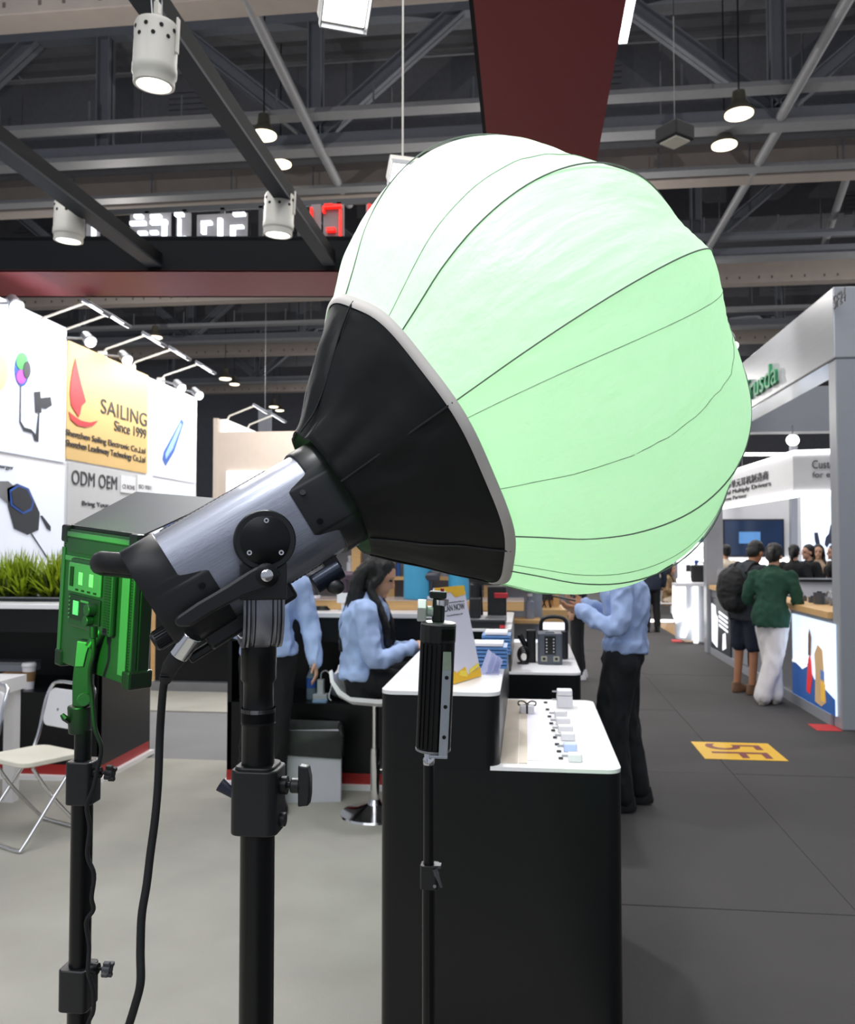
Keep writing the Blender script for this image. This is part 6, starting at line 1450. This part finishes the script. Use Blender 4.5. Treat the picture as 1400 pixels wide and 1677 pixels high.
# tilt arm (belongs to the panel)
def pp_(x, y, D=1.285): return P(x, y, D)
arm = [(125, 1048), (147, 1052), (158, 1062), (149, 1085), (146, 1120), (149, 1145), (136, 1160), (117, 1158), (117, 1120), (121, 1080)]
MB().pbox([pp_(*p) for p in arm], cF*.022).build('tilt_arm', pblk, pn_t, None, .003)
MB().pbox([P(*p, 1.282) for p in ((126, 1050), (147, 1053), (141, 1070), (136, 1092), (122, 1092))], cF*.004).build('arm_plate', alu, pn_t, None, .001)
MB().cyl(P(137, 1146, 1.275), P(137, 1146, 1.315), .010, n=20).build('pivot', pblk, pn_t, 40, .001)
MB().cyl(P(131, 1155, 1.30), P(131, 1200, 1.30), .018, .0165, n=24).build('socket', blk, pn_t, 40, .002)
MB().tube([P(115, 1183, 1.29), P(106, 1176, 1.28), P(101, 1170, 1.28)], [.004, .005, .003], 8).build('lock_lever', blk, pn_t, 40)
MB().cyl(P(170, 1028, 1.29), P(147, 1060, 1.285), .008, n=12).build('arm_mount', pblk, pn_t, 40)
cb = thing('panel_cable', 'thin black cable running down in waves beside the left stand', 'cable', P(155, 1035, 1.27))
MB().cyl(P(153, 1026, 1.25), P(153, 1044, 1.25), .006, n=12).build('plug', blk, cb, 40)
cp = [(153, 1040, 1.25), (153, 1070, 1.25), (147, 1100, 1.26), (150, 1135, 1.27), (155, 1190, 1.27), (166, 1225, 1.27), (159, 1262, 1.27), (153, 1290, 1.27), (142, 1320, 1.27), (147, 1355, 1.27), (143, 1400, 1.27), (154, 1432, 1.27), (150, 1470, 1.27), (153, 1490, 1.27), (141, 1510, 1.27), (146, 1550, 1.27), (144, 1590, 1.26), (152, 1620, 1.26), (153, 1655, 1.26), (142, 1690, 1.26), (142, 1800, 1.26)]
pts = [P(*p) for p in cp]; pts += [V((pts[-1].x, pts[-1].y+.03, .3)), V((pts[-1].x+.03, pts[-1].y+.05, .008)), V((pts[-1].x+.4, pts[-1].y+.3, .006))]
MB().tube(catmull(pts, 5), .0033, 8).build('cord', soft, cb, 60)
# the coloured lamp that throws green onto the panel's back
gsrc = P(-260, 900, .9); gt = O_+ux*Wd*.55+uz*Hn*.42
lamp('green_lamp', 'SPOT', gsrc, gt, 27, (.03, 1, .015), spot_size=math.radians(44), spot_blend=.35, shadow_soft_size=.02)

# ================================================================== slim stand with finned tube
tb = P(709, 1225, 1.5); tt = P(718, 1022, 1.5); dt = (tt-tb).normalized()
gx = thing('light_stand', 'thin black stand in front of the dark counter holding the finned cylinder', 'stand', (tb.x, tb.y, 0))
pb0 = P(702, 1250, 1.5); x_, y_ = pb0.x, pb0.y
MB().lathe([(.0095, pb0.z-.002), (.0105, pb0.z+.008), (.0080, pb0.z+.012), (.0080, pb0.z+.045)], (x_, y_, 0), n=24).build('silver_spigot', chrome, gx, 40)
MB().cyl((x_, y_, P(700, 1425, 1.5).z), (x_, y_, pb0.z), .0093, n=20).build('upper_tube', blkm, gx, 40)
zc_ = P(700, 1412, 1.5).z; zd_ = P(700, 1450, 1.5).z
MB().prism(rrect(-.014, .018, -.014, .014, .006), zd_, zc_, Matrix.Translation((x_, y_, 0))).build('clamp_collar', blk, gx, 40, .001)
MB().box(x_+.010, x_+.022, y_-.012, y_+.004, zc_-.004, zc_+.001).tube([(x_+.012, y_-.014, zc_-.004), (x_+.024, y_-.016, zc_-.034)], [.005, .002], 8).cyl((x_+.015, y_-.012, zc_-.012), (x_+.015, y_-.018, zc_-.012), .0045, n=12).build('flip_lock', mat('grey_knob', '#4a4a4e', .35), gx, 40)
MB().cyl((x_+.012, y_-.0135, zd_+.008), (x_+.012, y_-.016, zd_+.008), .003, n=10).build('rivet', steel, gx, 40)
MB().cyl((x_, y_, .3), (x_, y_, zd_), .0115, n=20).build('lower_tube', blkm, gx, 40)
MB().prism(rrect(-.02, .02, -.02, .02, .01), .26, .34, Matrix.Translation((x_, y_, 0))).build('leg_collar', blk, gx, 40)
for a in (20, 140, 260):
    d = V((math.cos(math.radians(a)), math.sin(math.radians(a)), 0)); MB().tube([V((x_, y_, .3))+d*.02, V((x_, y_, .010))+d*.30], .009, 8).build('leg', blkm, gx, 40)
U_, V_ = perp(dt); U_ = cR-dt*cR.dot(dt); U_.normalize(); V_ = dt.cross(U_)
if V_.dot(cF) < 0: V_ = -V_            # V_ points away from the camera
Lb = (tt-tb).length; Mb = frame(tb, U_, V_, dt)
fb = thing('finned_cylinder_light', 'black finned cylindrical light body with silver side plate on the thin stand', 'light', M=Mb)
def finned(r, n=72):
    out = []
    for k in range(n):
        a = 2*math.pi*k/n; rr_ = r*(1-.035*(k % 4 in (1, 2) and 20 < math.degrees(a)-180 < 120)) ; out.append((rr_*math.cos(a), rr_*math.sin(a)*.95))
    return out
ring = finned(.0305)
MB().prism(ring, 0, Lb*.86).build('finned_body', blkm, fb, 30, local=True)
MB().prism(finned(.0312)[::2], Lb*.86, Lb).build('top_cap', blk, fb, 30, .001, local=True)
MB().lathe([(.030, Lb), (.0305, Lb+.003), (.028, Lb+.004)], n=40).build('top_rim', steel, fb, 40, local=True)
for k in range(5):
    a = math.radians(-80-k*16); p = V((.031*math.cos(a), .0295*math.sin(a), 0)); MB().cyl(p+V((0, 0, .004)), p+V((0, 0, Lb*.85)), .0022, n=6).build('fin', blkm, fb, 40, local=True)
for k in range(9):
    a = math.radians(-78+k*6.0); p = V((.0318*math.cos(a), .0302*math.sin(a), 0)); MB().cbox((p.x, p.y, Lb*.93), (.0012, .003, Lb*.09)).build('vent_slot', mat('slot_black', '#050505', .8), fb, local=True)
MB().lathe([(.029, -.004), (.031, -.003), (.031, .001)], n=40).build('bottom_rim', steel, fb, 40, local=True)
alub = mat('satin_aluminium', '#b6bcc6', .35, .6, var=.04)
MB().box(.0095, .0250, -.0335, -.029, -.004, Lb*.66).build('side_plate', alub, fb, None, .001, local=True)
MB().pbox([(.0095, -.0335, Lb*.66), (.0250, -.0335, Lb*.66), (.0235, -.0305, Lb*.80), (.0095, -.0305, Lb*.80)], (0, .003, 0)).build('plate_tip', mat('pale_green_aluminium', '#a9b3a6', .5, .4, var=.15, scale=60), fb, None, .0005, local=True)
MB().box(-.006, .0250, -.0335, -.012, -.009, -.004).build('plate_foot', alub, fb, None, .001, local=True)
for zz in (.13, .37, .60): MB().cyl((.0175, -.0333, Lb*zz), (.0175, -.0342, Lb*zz), .0034, n=16).cyl((.0175, -.0340, Lb*zz), (.0175, -.0348, Lb*zz), .002, n=6).build('plate_screw', blkm, fb, 40, local=True)
# clamp on top
MB().box(-.012, .004, -.008, .010, Lb+.003, Lb+.045).box(-.018, .012, -.010, .012, Lb+.045, Lb+.058).build('clamp_body', mat('dark_green_black', '#1a211e', .4), fb, None, .003, local=True)
MB().box(.002, .010, -.006, .008, Lb+.003, Lb+.032).build('clamp_leg', mat('dark_green_black', '#1a211e', .4), fb, None, .003, local=True)
MB().lathe([(.0125, Lb+.034), (.0125, Lb+.043)], (.004, .0, 0), (0, 0, 1), 24).build('thumb_wheel', chrome, fb, 40, local=True)
MB().cyl((.002, 0, Lb+.03), (.002, 0, Lb+.045), .004, n=8).cyl((0.004, 0, Lb+.058), (0.004, 0, Lb+.063), .003, n=8).build('clamp_pin', redi, fb, local=True)
q = MB(); q.cyl((-.010, -.004, Lb+.022), (-.022, -.004, Lb+.022), .0095, n=16)
q.prism([(math.cos(math.radians(a))*(.021 if k % 2 == 0 else .017), math.sin(math.radians(a))*(.021 if k % 2 == 0 else .017)) for k, a in enumerate(range(0, 360, 36))], 0, .016, frame(V((-.022, -.004, Lb+.022)), V((0, 0, 1)), V((0, 1, 0)), V((-1, 0, 0)))).build('star_knob', mat('silver_plastic', '#c7cbcc', .35, .4), fb, 40, .002, local=True)
